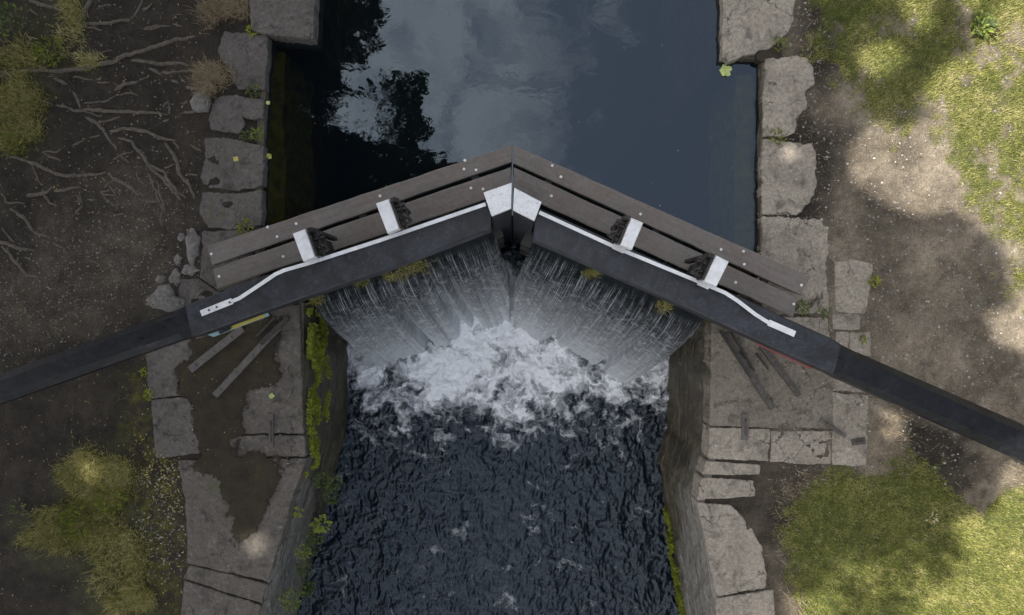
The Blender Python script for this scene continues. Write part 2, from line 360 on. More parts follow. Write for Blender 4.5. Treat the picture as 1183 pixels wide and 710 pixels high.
def grassR(px, py):
    a = blobs(px, py, G1, 26, 20, 3, 44); b = blobs(px, py, G2, 14, 14, 8, 20)
    # bare patches in the upper lawn
    hole = np.clip((fbm(px/30, py/30, 21, 4, .6)-.56)*9, 0, 1)
    return np.clip(np.maximum(a*(1-.85*hole), b), 0, 1)
gr = grassR(pxx, pyy)
pathR = np.clip((pxx-850)/60, 0, 1)
pathR = pathR*np.clip(.62+.9*(fbm(pxx/60, pyy/60, 31, 3)-.5), 0, 1)
nearbank = np.exp(-((pxx-935)/40)**2)*(pxx > 600)*.55
dkmud = blobs(pxx, pyy, [(1030, 470), (1120, 500), (1140, 570), (1100, 580), (1060, 530)], 20)
pathR = np.clip(pathR-nearbank-dkmud*.6, 0, 1)
gravL = blobs(pxx, pyy, [(60, 250), (180, 190), (225, 300), (200, 360), (60, 415), (-40, 430), (-40, 330)], 70, 30, 5, 40)
gravL2 = blobs(pxx, pyy, [(150, 560), (205, 545), (215, 660), (160, 690)], 30)
gravel = np.clip(gravL*.8+gravL2*.9+(pxx > 850)*.8+.12, 0, 1)
pathR = np.clip(pathR+gravL*.16, 0, 1)
algae = np.clip(blobs(pxx, pyy, [(140, 440), (172, 420), (205, 540), (215, 720), (120, 720), (150, 560)], 40)+.0, 0, 1)*(pxx < 300)
grassL = np.clip(blobs(pxx, pyy, [(10, 605), (60, 590), (80, 520), (140, 505), (165, 600), (190, 720), (90, 720), (90, 660), (30, 650)], 18)+blobs(pxx, pyy, [(-60, 80), (30, 95), (62, 90), (55, 160), (20, 178), (-60, 180)], 18)+.7*blobs(pxx, pyy, [(58, -20), (98, -20), (95, 60), (110, 80), (60, 90), (0, 75), (-60, 50)], 20), 0, 1)
Z = (fbm(V2[:, 0]*2.5, V2[:, 1]*2.5, 1, 5)-.5)*.05-.025+(fbm(V2[:, 0]*11, V2[:, 1]*11, 71, 3)-.5)*.018
Z += .012-.035*np.exp(-np.maximum(dB, 0)/.10)-.012*np.exp(-np.maximum(dB-.25, 0)/.15)
Z += np.clip((np.abs(V2[:, 0])-8)*.03, 0, 1.2)
ok = (dB > .055)
nx = len(gx); ny = len(gy)
idx = np.arange(nx*ny).reshape(ny, nx)
Fq = np.stack([idx[:-1, :-1], idx[:-1, 1:], idx[1:, 1:], idx[1:, :-1]], -1).reshape(-1, 4)
Fq = Fq[ok[Fq].all(1)]
usedv = np.unique(Fq); rem = -np.ones(nx*ny, int); rem[usedv] = np.arange(len(usedv)); Fq = rem[Fq]
mk('ground', np.column_stack([V2, Z])[usedv], Fq, MAT['ground'], smooth=True,
   attrs={'grass': np.clip(gr+grassL*.35, 0, 1)[usedv], 'path': pathR[usedv], 'gravel': gravel[usedv], 'algae': algae[usedv]})['kind'] = 'structure'
def gz(x, y):
    return (fbm(np.asarray(x)*2.5, np.asarray(y)*2.5, 1, 5)-.5)*.05-.013+(fbm(np.asarray(x)*11, np.asarray(y)*11, 71, 3)-.5)*.018
UP, LO = -.13, -2.2
put(mk('canal_bed', [(-9, -15, -3.32), (9, -15, -3.32), (9, 15, -3.32), (-9, 15, -3.32)], [[0, 1, 2, 3]], MAT['bed']), kind='structure')

# ------------------------------------------------------------------ lock walls
def resample(pts, step, closed=False):
    pts = [np.array(p, float) for p in pts]; out = []
    m = len(pts) if closed else len(pts)-1
    for i in range(m):
        a = pts[i]; b = pts[(i+1) % len(pts)]; n = max(1, int(round(np.linalg.norm(b-a)/step)))
        out += [a+(b-a)*k/n for k in range(n)]
    if not closed: out.append(pts[-1])
    return np.array(out)
def wall(path, side, mat, label, batter=0.0):
    """side=+1: land lies at +x"""
    root = empty('lock_wall', (side*3.2, 0, -3.3), label, 'wall')
    p = resample([q for q in path], .05); p = p[(p[:, 1] < 6.5) & (p[:, 1] > -7)]
    e = np.gradient(p, axis=0); e /= np.linalg.norm(e, axis=1)[:, None]
    nrm = np.stack([-e[:, 1], e[:, 0]], 1)*1.0
    if side > 0: nrm = nrm          # path runs +y to -y, left normal of (0,-1) is (1,0) -> land for the right wall
    else: nrm = -nrm
    zs = np.concatenate([np.linspace(-.04, -3.3, 60)]); V = []; s = np.arange(len(p))*.05
    for k, z in enumerate(zs):
        d = (fbm(s*3+side*40, np.full(len(s), z*3), 9, 5, .6)-.5)*.11+.016*(np.abs(((z+.02) % .38)-.19) > .175)
        d = d*min(1, k/3)
        q = p+nrm*(d)[:, None]+np.array([0.0, 0]); V += [(a[0], a[1], z) for a in q]
    m = len(p); F = []
    for k in range(len(zs)-1):
        for i in range(m-1):
            a, b, c, dd = k*m+i, k*m+i+1, (k+1)*m+i+1, (k+1)*m+i
            F.append([a, b, c, dd] if side < 0 else [a, dd, c, b])
    b0 = len(V); back = p+nrm*.42*1.0
    # top of the wall (bedding under the coping), with an even back line so the strip never folds
    back = np.column_stack([np.where(side > 0, np.maximum(p[:, 0]+.45, 2.75), np.minimum(p[:, 0]-.45, -2.85)), p[:, 1]])
    V += [(a[0], a[1], -.06) for a in back]; V += [(a[0], a[1], -3.3) for a in back]
    for i in range(m-1):
        F.append([i, b0+i, b0+i+1, i+1]); F.append([b0+i, b0+m+i, b0+m+i+1, b0+i+1])
    mk('masonry', V, F, mat, root, smooth=False)
    return root
wl = wall(WL, -1, MAT['wallL'], 'dark mossy stone lock wall on the left of the water below tree roots')
wr = wall(WR, 1, MAT['wallR'], 'pale grey stone lock wall on the right of the water beside the gravel and lawn')

def organic(poly, step=.03, amp=.008, seed=0, z=0.0, edge=None):
    pts = resample([P2(a, b, z) for a, b in poly], step, True)
    n = len(pts); cen = pts.mean(0); d = pts-cen; d /= np.linalg.norm(d, axis=1)[:, None]+1e-9
    a = (fbm(pts[:, 0]*9+seed*3.7, pts[:, 1]*9, seed, 4, .65)-.5)*2*amp*2.2
    # soften corners
    sm = pts.copy()
    for _ in range(1): sm = .6*sm+.2*np.roll(sm, 1, 0)+.2*np.roll(sm, -1, 0)
    fine = (fbm(pts[:, 0]*31+seed, pts[:, 1]*31, seed+9, 3, .6)-.5)*amp*1.6
    return sm+d*(a+fine+.008)[:, None]
def slab(name, poly, mat, ztop, thick, parent=None, amp=.008, bev=.009, seed=0, label=None, cat=None, group=None):
    """stone with a bevelled rim and an uneven top made of rings"""
    p = organic(poly, .018, amp, seed, ztop)
    if np.cross(p, np.roll(p, -1, 0)).sum() < 0: p = p[::-1]
    n = len(p); e = np.roll(p, -1, 0)-np.roll(p, 1, 0); e /= np.linalg.norm(e, axis=1)[:, None]+1e-9
    inn = np.stack([-e[:, 1], e[:, 0]], 1)
    hz = lambda q: (fbm(q[:, 0]*6, q[:, 1]*6, seed+50, 4)-.5)*.012
    rings = [(p, np.full(n, ztop-thick)), (p, np.full(n, ztop-bev)+hz(p)), (p+inn*bev*.4, ztop-bev*.3+hz(p)), (p+inn*bev*1.3, ztop+hz(p+inn*bev))]
    V = []; F = [list(range(n))[::-1]]
    for q, z in rings: V += [(a[0], a[1], b) for a, b in zip(q, z)]
    for k in range(3):
        for i in range(n):
            j = (i+1) % n; F.append([k*n+i, k*n+j, (k+1)*n+j, (k+1)*n+i])
    F.append([3*n+i for i in range(n)])
    o = mk(name, V, F, mat, parent, center=parent is None)
    if label: put(o, label, cat, group)
    return o
LEFT = [
 [(282, -120), (367, -120), (361, 44), (336, 42), (313, 39), (290, 33)],
 [(259, 36), (309, 41), (308, 70), (306, 103), (290, 101), (274, 101), (270, 94), (264, 79), (255, 68), (252, 60)],
 [(250, 113), (263, 109), (276, 110), (278, 125), (282, 142), (277, 154), (260, 152), (244, 149), (242, 135)],
 [(278, 112), (304, 115), (304, 137), (283, 136), (276, 127)],
 [(237, 160), (257, 159), (287, 165), (304, 169), (303, 214), (277, 219), (235, 216), (233, 203), (237, 176)],
 [(234, 221), (275, 224), (302, 219), (301, 259), (288, 262), (264, 264), (240, 262), (231, 247)],
 [(234, 267), (300, 266), (301, 330), (253, 336), (231, 320)],
 [(208, 323), (230, 322), (252, 337), (300, 334), (300, 350), (216, 354), (207, 352)],
 [(168, 382), (255, 360), (262, 372), (212, 430), (205, 440), (209, 456), (172, 460)],
 [(175, 463), (206, 459), (218, 461), (224, 478), (228, 495), (233, 522), (205, 526), (180, 529)],
 [(222, 366), (345, 352), (347, 409), (350, 500), (232, 500), (214, 440)],
 [(238, 504), (350, 503), (353, 527), (240, 527)],
 [(206, 532), (354, 530), (339, 568), (327, 610), (316, 648), (309, 671), (216, 650), (217, 633), (214, 577)],
 [(219, 653), (308, 675), (302, 697), (213, 668)],
 [(213, 671), (301, 700), (292, 740), (270, 820), (208, 820), (210, 700)],
]
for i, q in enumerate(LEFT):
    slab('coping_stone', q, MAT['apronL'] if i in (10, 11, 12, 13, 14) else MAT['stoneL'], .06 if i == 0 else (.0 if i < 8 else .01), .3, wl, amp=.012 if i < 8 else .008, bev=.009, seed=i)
RIGHT = [
 [(837, -120), (919, -120), (918, 0), (914, 32), (901, 47), (887, 56), (864, 62), (845, 69), (835, 66)],
 [(884, 68), (914, 65), (933, 68), (938, 78), (940, 98), (929, 105), (932, 122), (921, 135), (918, 152), (904, 156), (882, 157)],
 [(882, 161), (921, 166), (938, 166), (942, 182), (942, 216), (935, 233), (921, 247), (880, 247)],
 [(881, 251), (946, 253), (956, 265), (955, 308), (956, 362), (881, 362)],
 [(884, 366), (956, 367), (958, 392), (925, 396), (884, 384)],
 [(823, 372), (880, 372), (962, 415), (962, 495), (821, 491)],
 [(821, 494), (889, 496), (887, 532), (819, 529)],
 [(892, 498), (960, 498), (960, 536), (891, 533)],
 [(817, 533), (879, 537), (877, 548), (812, 548)],
 [(810, 552), (870, 555), (873, 573), (807, 577)],
 [(806, 581), (845, 585), (863, 603), (879, 631), (885, 664), (884, 678), (828, 688), (819, 640)],
 [(828, 692), (893, 682), (898, 760), (840, 830), (832, 760)],
]
for i, q in enumerate(RIGHT):
    slab('coping_stone', q, MAT['stoneD'] if i == 5 else MAT['stoneR'], .0, .3, wr, amp=.016 if i < 4 else .009, bev=.009, seed=30+i)
slab('shadow_gap_dirt', [(874, 62), (888, 52), (903, 50), (903, 69), (882, 70), (874, 68)], MAT['mud'], -.012, .2, wr, amp=.01, seed=91)  # dirt fill closing the gap; its dark colour stands in for shadow
# paving set in the soil to the right of the wall
PAV = [
 ([(965, 304), (983, 300), (1008, 304), (1007, 324), (1000, 361), (966, 360)], 'large pale paving slab in the gravel just above the right balance beam'),
 ([(963, 363), (993, 363), (993, 380), (963, 380)], 'small oblong paving stone touching the lower end of the large pale slab'),
 ([(967, 384), (980, 384), (980, 402), (967, 396)], 'smallest pale paving stone tucked against the upper side of the beam'),
 ([(983, 385), (1005, 384), (1006, 411), (983, 404)], 'squarish paving stone beside the smallest pale one at the beam'),
 ([(963, 434), (996, 446), (1002, 453), (963, 451)], 'narrow paving stone emerging from under the right balance beam'),
 ([(963, 454), (1003, 457), (1001, 538), (962, 536)], 'long upright paving slab with a rusty staple beside the lawn'),
]
for i, (q, lb) in enumerate(PAV):
    slab('paving_slab', q, MAT['stoneR'], .005, .12, amp=.008, seed=60+i, label=lb, cat='paving slab', group='paving slabs set in the soil right of the lock wall')

# mud lying over the left apron: thin sheet with ragged rim
MUD = [(222, 392), (250, 383), (280, 373), (308, 360), (325, 367), (318, 401), (322, 426), (330, 440), (313, 446), (299, 443), (288, 457), (277, 480), (280, 499), (271, 508), (274, 524), (323, 531), (327, 550), (316, 574), (304, 592), (295, 609), (280, 627), (268, 621), (268, 600), (262, 577), (250, 556), (236, 544), (218, 537), (233, 528), (227, 495), (221, 470), (212, 452), (205, 440), (206, 425), (221, 408)]
def mudsheet(poly, z, seed, label):
    xs = np.arange(-4.3, -2.4, .016); ys = np.arange(-3.0, .1, .016); A, B = np.meshgrid(xs, ys)
    pts = np.stack([A.ravel(), B.ravel()], 1); w = (fbm(pts[:, 0]*7, pts[:, 1]*7, seed, 5, .62)-.5)*.22
    d = sdf(pts, [P2(a, b, .01) for a, b in poly])+w
    hgt = np.clip(-d*.10, -.004, .006)+.0105+z
    ii = np.arange(len(pts)).reshape(A.shape); Fm = np.stack([ii[:-1, :-1], ii[:-1, 1:], ii[1:, 1:], ii[1:, :-1]], -1).reshape(-1, 4)
    Fm = Fm[(d[Fm] < .10).all(1)]
    us = np.unique(Fm); rm = -np.ones(len(pts), int); rm[us] = np.arange(len(us))
    o = mk('mud', np.column_stack([pts, hgt])[us], rm[Fm], MAT['mudfilm'], smooth=True, attrs={'cover': np.clip(.5-d/.14, 0, 1)[us]}); put(o, label, 'mud', kind='stuff')
mudsheet(MUD, .014, 5, 'dark wet mud spread over the left stone apron')
# loose rubble
def rock(px, py, w, h, seed, label, mat='rubble', tall=.5, z=None, group='loose rubble stones by the left wall'):
    c = P2(px, py); n = 14; V = []; F = []
    rr = np.random.default_rng(seed); zz = float(gz(c[0], c[1])) if z is None else z
    for k, (f, hz_) in enumerate(((1, -.03), (1.0, .3), (.86, .75), (.5, .98))):
        for i in range(n):
            q = 2*math.pi*i/n; r = f*(1+.34*(vn(math.cos(q)*1.9+seed*7.1+4, math.sin(q)*1.9+4, seed)-.5)*2)
            V.append((c[0]+math.cos(q)*w/200*r, c[1]+math.sin(q)*h/200*r, zz+hz_*tall*min(w, h)/100+rr.uniform(-.003, .003)))
    for k in range(3):
        for i in range(n): F.append([k*n+i, k*n+(i+1) % n, (k+1)*n+(i+1) % n, (k+1)*n+i])
    F.append([3*n+i for i in range(n)])
    put(mk('rubble_stone', V, F, MAT[mat], center=True), label, 'stone', group)
RUB = [(222, 285, 17, 40, 'tall knobbly rubble stone touching the end of the left planks'), (206, 300, 9, 13, 'small round stone left of the knobbly rubble stone'),
 (219, 312, 20, 14, 'flat stone below the knobbly rubble stone'), (190, 346, 40, 28, 'broad cracked stone half under the left balance beam'),
 (202, 320, 14, 18, 'middling lump of stone above the broad cracked stone'), (209, 273, 8, 10, 'pebble sized stone at the top of the rubble row'),
 (186, 322, 12, 9, 'low stone at the edge of the roots left of the rubble row'),
 (232, 117, 24, 26, 'round sunken stone left of the small coping stones'), (198, 385, 22, 12, 'flat stone wedged under the left balance beam')]
for i, (a, b, w, h, lb) in enumerate(RUB): rock(a, b, w, h, 80+i, lb, tall=.22)

# ------------------------------------------------------------------ upper water
def water_upper():
    m, t, b = newmat('still_canal_water'); g = geo(t)
    tr = t.nodes.new('ShaderNodeBsdfTransparent'); tr.inputs[0].default_value = (.60, .62, .50, 1)
    df = t.nodes.new('ShaderNodeBsdfDiffuse'); df.inputs[0].default_value = (.005, .009, .014, 1)
    body = t.nodes.new('ShaderNodeMixShader'); body.inputs[0].default_value = .35
    t.links.new(tr.outputs[0], body.inputs[1]); t.links.new(df.outputs[0], body.inputs[2])
    gl = t.nodes.new('ShaderNodeBsdfGlossy'); gl.inputs['Roughness'].default_value = .012; gl.inputs[0].default_value = (.70, .86, 1, 1)
    fr = t.nodes.new('ShaderNodeFresnel'); fr.inputs[0].default_value = 1.70
    bp = t.nodes.new('ShaderNodeBump'); bp.inputs['Strength'].default_value = .2; bp.inputs['Distance'].default_value = .006
    h = M_('ADD', noise(t, mapping(t, g, (1, 1.5, 1)), 3.2, 3, .5, .6), M_('MULTIPLY', noise(t, g, 13, 3, .5, .4), .16, tree=t), tree=t)
    t.links.new(h, bp.inputs['Height']); t.links.new(bp.outputs[0], gl.inputs['Normal'])
    mxs = t.nodes.new('ShaderNodeMixShader'); t.links.new(fr.outputs[0], mxs.inputs[0])
    t.links.new(body.outputs[0], mxs.inputs[1]); t.links.new(gl.outputs[0], mxs.inputs[2])
    t.links.new(mxs.outputs[0], t.nodes['Material Output'].inputs[0]); return m
MAT['upwater'] = water_upper()
lipL = lambda x: .885+.347*x
lipR = lambda x: .805-.454*x
up_poly = [(-3.0, 14), (-3.0, .35), (-2.50, lipL(-2.50)+.22), (0, lipL(0)+.20), (2.40, lipR(2.40)+.22), (3.0, .35), (3.0, 14)]
put(mk('upper_canal_water', [(a, b, UP) for a, b in up_poly], [list(range(len(up_poly)))], MAT['upwater']), kind='structure')
# submerged stone ledges along the upper walls
def ledge(x0, x1, y0, y1, zt, label, seed):
    ys = np.arange(y0, y1, .05); n = len(ys); V = []; F = []
    sgn = 1 if x1 > x0 else -1
    e = x1+(fbm(ys*3, ys*0, seed, 4)-.5)*.09*sgn
    for r_, (xx, zz) in enumerate(((np.full(n, x0), np.full(n, zt)), ((x0+e)/2, zt-.02+(fbm(ys*5, ys*0, seed+4, 3)-.5)*.05), (e, np.full(n, zt-.10)), (e+.02*sgn, np.full(n, -1.4)))):
        V += [(a, b, c) for a, b, c in zip(xx, ys, zz)]
    for k in range(3):
        for i in range(n-1): F.append([k*n+i, k*n+i+1, (k+1)*n+i+1, (k+1)*n+i])
    put(mk('submerged_ledge', V, F, MAT['ledge'], center=True), label, 'ledge', 'stone ledges under the upper water')
ledge(-2.97, -2.72, .3, 3.1, UP-.05, 'yellow green mossy ledge under water along the left wall', 2)
ledge(2.95, 2.70, .3, 2.85, UP-.16, 'faint ledge under water along the right wall', 3)

# ------------------------------------------------------------------ lower water
def hash_waves(x, y):
    z = np.zeros_like(x); wx = x+.18*(fbm(x*2, y*2, 41, 3)-.5); wy = y+.18*(fbm(x*2+9, y*2, 42, 3)-.5)
    for sc, am, sd in ((3.4, .024, 1), (8.5, .018, 2), (17, .0120, 3), (31, .0058, 4)):
        n = vn(wx*sc*1.0, wy*sc*.8, sd+100); n2 = vn(wx*sc*.8-wy*sc*.5, wy*sc*.9+wx*sc*.4, sd+200)
        z += am*((1-np.abs(2*n-1))*.55+n2*.6-.55)
    return z*(.55+.9*fbm(x*1.1+3, y*.7, 47, 3))
xs = np.arange(-3.75, 2.8, .0115); ys = np.arange(-4.9, 1.0, .0115); A, B = np.meshgrid(xs, ys)
xf = A.ravel(); yf = B.ravel()
lipy = np.where(xf < 0, lipL(xf), lipR(xf)); dd = lipy-yf-.75          # distance beyond where the sheet lands
turb = np.exp(-np.maximum(dd-.2, 0)/.8)
zf = LO+hash_waves(xf, yf)*(2.3+.6*turb)+turb*.06*fbm(xf*5, yf*5, 61, 3)
flat = np.maximum(-.62-yf, 0)                       # the boil reaches down to one level line across the chamber
foam = np.clip(1.42-flat*.86, 0, 1.08)*np.clip((dd+.62)/.3, 0, 1)
foam = np.clip(foam*(.72+.7*fbm(xf*1.7, yf*1.2, 51, 3)), 0, 1.2)
foam *= np.clip(1.06-((np.abs(xf+.0)-.45)/1.8).clip(0, 1)*.40, 0, 1.1)
foam = np.maximum(foam, .20*np.clip(1-(dd-1)/1.5, 0, 1))
foam = np.maximum(foam, .62*np.exp(-np.abs(xf+2.46)/.05)*(yf < 0)*np.clip(1.6+yf*.5, 0, 1))
foam = np.maximum(foam, .50*np.exp(-np.abs(xf-2.12)/.05)*(yf < 0)*np.clip(1.5+yf*.5, 0, 1))
ii = np.arange(len(xf)).reshape(A.shape); Fw = np.stack([ii[:-1, :-1], ii[:-1, 1:], ii[1:, 1:], ii[1:, :-1]], -1).reshape(-1, 4)
def water_lower():
    m, t, b = newmat('churning_water'); g = geo(t)
    at = attr(t, 'foam')
    warp = t.nodes.new('ShaderNodeVectorMath'); warp.operation = 'MULTIPLY_ADD'
    t.links.new(noise(t, g, 2.6, 4, .6, 0, 1), warp.inputs[0]); warp.inputs[1].default_value = (.55, .55, 0); t.links.new(g, warp.inputs[2])
    vv = t.nodes.new('ShaderNodeTexVoronoi'); vv.feature = 'DISTANCE_TO_EDGE'; vv.inputs['Scale'].default_value = 5.2
    w2 = t.nodes.new('ShaderNodeVectorMath'); w2.operation = 'MULTIPLY_ADD'
    t.links.new(noise(t, g, 9, 5, .65, 0, 1), w2.inputs[0]); w2.inputs[1].default_value = (.16, .16, 0); t.links.new(warp.outputs[0], w2.inputs[2])
    t.links.new(w2.outputs[0], vv.inputs['Vector'])
    lace = ramp(t, vv.outputs[0], [(0, 1.), (.045, .72), (.16, .25), (.40, 0.)])
    n1 = noise(t, warp.outputs[0], 3.0, 7, .60, .7)
    n2 = noise(t, w2.outputs[0], 14, 7, .72, .9)
    tot = M_('ADD', M_('ADD', M_('MULTIPLY', at, 1.30, tree=t), M_('MULTIPLY', lace, .42, tree=t), tree=t), M_('ADD', M_('MULTIPLY', M_('SUBTRACT', n1, .5, tree=t), 3.8, tree=t), M_('MULTIPLY', M_('SUBTRACT', n2, .5, tree=t), .9, tree=t), tree=t), tree=t)
    f = ramp(t, tot, [(.62, 0.), (.80, .22), (1.0, .62), (1.0, .95)])
    f2 = M_('SUBTRACT', M_('MULTIPLY', tot, 1.0, tree=t), .64, tree=t, clamp=True)
    f2 = M_('POWER', f2, 1.35, tree=t)
    fl = noise(t, mapping(t, w2.outputs[0], (1, .6, 1)), 26, 6, .75, 1.2)
    fl = M_('MULTIPLY', M_('SUBTRACT', fl, .55, tree=t), 2.4, tree=t, clamp=True)
    f2 = M_('MAXIMUM', f2, M_('MULTIPLY', fl, M_('ADD', .14, M_('MULTIPLY', at, .55, tree=t), tree=t), tree=t), tree=t)
    b.inputs['Base Color'].default_value = (.003, .006, .011, 1); b.inputs['Roughness'].default_value = .06; b.inputs['IOR'].default_value = 1.47; b.inputs['Specular Tint'].default_value = (.74, .87, 1, 1)
    wb = t.nodes.new('ShaderNodeBsdfPrincipled'); wb.inputs['Base Color'].default_value = (.88, .91, .94, 1); wb.inputs['Roughness'].default_value = .6
    hh = M_('ADD', noise(t, mapping(t, w2.outputs[0], (1, 1, 1)), 22, 6, .68, .4), M_('MULTIPLY', n2, .8, tree=t), tree=t)
    bump(t, b, hh, .5, .012); bump(t, wb, M_('ADD', hh, tot, tree=t), .6, .03)
    mxs = t.nodes.new('ShaderNodeMixShader'); t.links.new(f2, mxs.inputs[0]); t.links.new(b.outputs[0], mxs.inputs[1]); t.links.new(wb.outputs[0], mxs.inputs[2])
    t.links.new(mxs.outputs[0], t.nodes['Material Output'].inputs[0]); return m
MAT['lowater'] = water_lower()
put(mk('lower_canal_water', np.column_stack([xf, yf, zf]), Fw, MAT['lowater'], smooth=True, attrs={'foam': foam}), kind='structure')
# continuation of the lower water beyond the framed reach
put(mk('lower_canal_water', [(-4, -15, LO-.05), (3, -15, LO-.05), (3, -4.88, LO-.05), (-4, -4.88, LO-.05)], [[0, 1, 2, 3]], MAT['lowater'], attrs={'foam': [0, 0, 0, 0]}), kind='structure')

# ------------------------------------------------------------------ falling water
def fall_mat():
    m, t, b = newmat('falling_water_sheet'); uvn = t.nodes.new('ShaderNodeUVMap').outputs[0]; g = geo(t)
    st = noise(t, mapping(t, uvn, (22, .6, 1)), 2.4, 8, .75, .12)
    st2 = noise(t, mapping(t, uvn, (52, 1.6, 1)), 1.6, 6, .75, .2)
    rp = noise(t, mapping(t, uvn, (7, 30, 1)), 1.5, 5, .7, .9)
    sp = t.nodes.new('ShaderNodeSeparateXYZ'); t.links.new(uvn, sp.inputs[0]); vv = sp.outputs[1]
    grow = ramp(t, vv, [(0, 0.), (.18, .0), (.35, .10), (.55, .32), (.72, .75), (.84, 1.15), (1, 1.5)])
    streak = M_('MULTIPLY', M_('ADD', M_('MULTIPLY', M_('SUBTRACT', st, .545, tree=t, clamp=True), 9.0, tree=t), M_('MULTIPLY', M_('SUBTRACT', st2, .54, tree=t, clamp=True), 9, tree=t), tree=t), ramp(t, vv, [(0, .0), (.10, .15), (.16, 1.), (.5, .6), (1, .5)]), tree=t, clamp=True)
    rip = M_('MULTIPLY', M_('MULTIPLY', M_('SUBTRACT', rp, .49, tree=t, clamp=True), 5, tree=t), ramp(t, vv, [(.16, 0.), (.40, 1.)]), tree=t)
    wht = M_('ADD', M_('ADD', M_('MULTIPLY', streak, .75, tree=t), M_('MULTIPLY', rip, .42, tree=t), tree=t), M_('MULTIPLY', grow, M_('ADD', .30, M_('MULTIPLY', noise(t, g, 7, 7, .7, .5), .85, tree=t), tree=t), tree=t), tree=t, clamp=True)
    wht = M_('MULTIPLY', wht, .95, tree=t)
    b.inputs['Base Color'].default_value = (.012, .018, .024, 1); b.inputs['Roughness'].default_value = .12; b.inputs['IOR'].default_value = 1.4
    tr = t.nodes.new('ShaderNodeBsdfTransparent'); tr.inputs[0].default_value = (.8, .85, .85, 1)
    m1 = t.nodes.new('ShaderNodeMixShader'); m1.inputs[0].default_value = .6; t.links.new(tr.outputs[0], m1.inputs[1]); t.links.new(b.outputs[0], m1.inputs[2])
    wb = t.nodes.new('ShaderNodeBsdfPrincipled'); wb.inputs['Base Color'].default_value = (.80, .84, .88, 1); wb.inputs['Roughness'].default_value = .45
    hh = M_('ADD', M_('ADD', st, st2, tree=t), rp, tree=t)
    bump(t, b, hh, 1.0, .05); bump(t, wb, hh, 1.0, .04)
    m2 = t.nodes.new('ShaderNodeMixShader'); t.links.new(wht, m2.inputs[0]); t.links.new(m1.outputs[0], m2.inputs[1]); t.links.new(wb.outputs[0], m2.inputs[2])
    t.links.new(m2.outputs[0], t.nodes['Material Output'].inputs[0]); return m
MAT['fall'] = fall_mat()
def fall(lip, x0, x1, nd, seed, label, vbase=1.55, clampx=None, dips=()):
    L_ = math.hypot(x1-x0, lip(x1)-lip(x0)); nu = int(L_/.009); nv = 90
    us = np.linspace(0, 1, nu); V = []; UV = []
    xx = x0+(x1-x0)*us; yy = lip(xx); s = us*L_
    vel = vbase*(.90+.22*fbm(s*2.2, s*0, seed, 4)+.06*fbm(s*14, s*0+3, seed, 2))
    for dx in dips: vel = vel*(1-.30*np.exp(-((xx-dx)/.06)**2)*.8)
    edge = np.clip(np.minimum(us, 1-us)*L_/.10, 0, 1)**.5
    vel = vel*(.62+.38*edge)
    lean = (fbm(s*3, s*0+7, seed+3, 3)-.5)*.15
    for j in range(nv):
        t = j/(nv-1)
        if t < .12: k = t/.12; d = np.full(nu, -.22+.22*k); z = np.full(nu, UP-.003-.045*k*k)
        else:
            tt = (t-.12)/.88*.645; d = vel*tt; z = UP-.048-4.9*tt*tt-.35*tt+d*0
        rip = (fbm(s*24, np.full(nu, t*1.6), seed+5, 3, .65)-.5)*.045*min(1, max(t-.08, 0)*6)+(fbm(s*6+5*fbm(s*3, s*0+t*4, 4, 2), np.full(nu, t*30)+s*3, seed+9, 2)-.5)*.045*min(1, max(t-.22, 0)*2.5)
        X_ = xx+nd[0]*(d+rip)+(-nd[1])*lean*t; Y_ = yy+nd[1]*(d+rip)+nd[0]*lean*t
        X_ = np.clip(X_, -2.41, 2.29)
        if clampx is not None: X_ = np.minimum(X_, clampx) if clampx < 0 else np.maximum(X_, clampx)
        V.append(np.column_stack([X_, Y_, z])); UV.append(np.column_stack([s, np.full(nu, t)*1.0]))
    V = np.concatenate(V); UV = np.concatenate(UV); ii = np.arange(nu*nv).reshape(nv, nu)
    F = np.stack([ii[:-1, :-1], ii[:-1, 1:], ii[1:, 1:], ii[1:, :-1]], -1).reshape(-1, 4)
    put(mk('falling_water', V, F, MAT['fall'], smooth=True, uv=UV), label, 'waterfall', kind='structure')
nL = (.328, -.945); nR = (-.413, -.911)
fall(lipL, -2.38, -.20, nL, 3, 'left sheet of falling water', 1.62, -.03, (-1.50, -1.0, -.85))
fall(lipR, .22, 2.22, nR, 33, 'right sheet of falling water', 1.62, .03, (.98, 1.72))

# ------------------------------------------------------------------ lock gates
MAT['plankL'] = wood_plank('worn_plank_left', math.atan(.33)); MAT['plankR'] = wood_plank('worn_plank_right', -math.atan(.45))
def loft(stations, name, mat, parent):
    """stations: (upper px, lower px, ztop, zbot, chamfer) -> octagonal beam"""
    V = []; F = []
    for (a, b, zt, zb, ch) in stations:
        A_ = Vector(P(*a, zt)); B_ = Vector(P(*b, zt)); w = (B_-A_); wl_ = w.length; w.normalize(); c = ch
        for f, z in ((c, zt), (wl_-c, zt), (wl_, zt-c), (wl_, zb+c), (wl_-c, zb), (c, zb), (0, zb+c), (0, zt-c)):
            q = A_+w*f; V.append((q.x, q.y, z))
    n = 8
    for k in range(len(stations)-1):
        for i in range(n): F.append([k*n+i, (k+1)*n+i, (k+1)*n+(i+1) % n, k*n+(i+1) % n])
    F.append(list(range(n))); F.append([(len(stations)-1)*n+i for i in range(n)][::-1])
    return mk(name, V, F, mat, parent)
def interp(a, b, t): return (a[0]+(b[0]-a[0])*t, a[1]+(b[1]-a[1])*t)
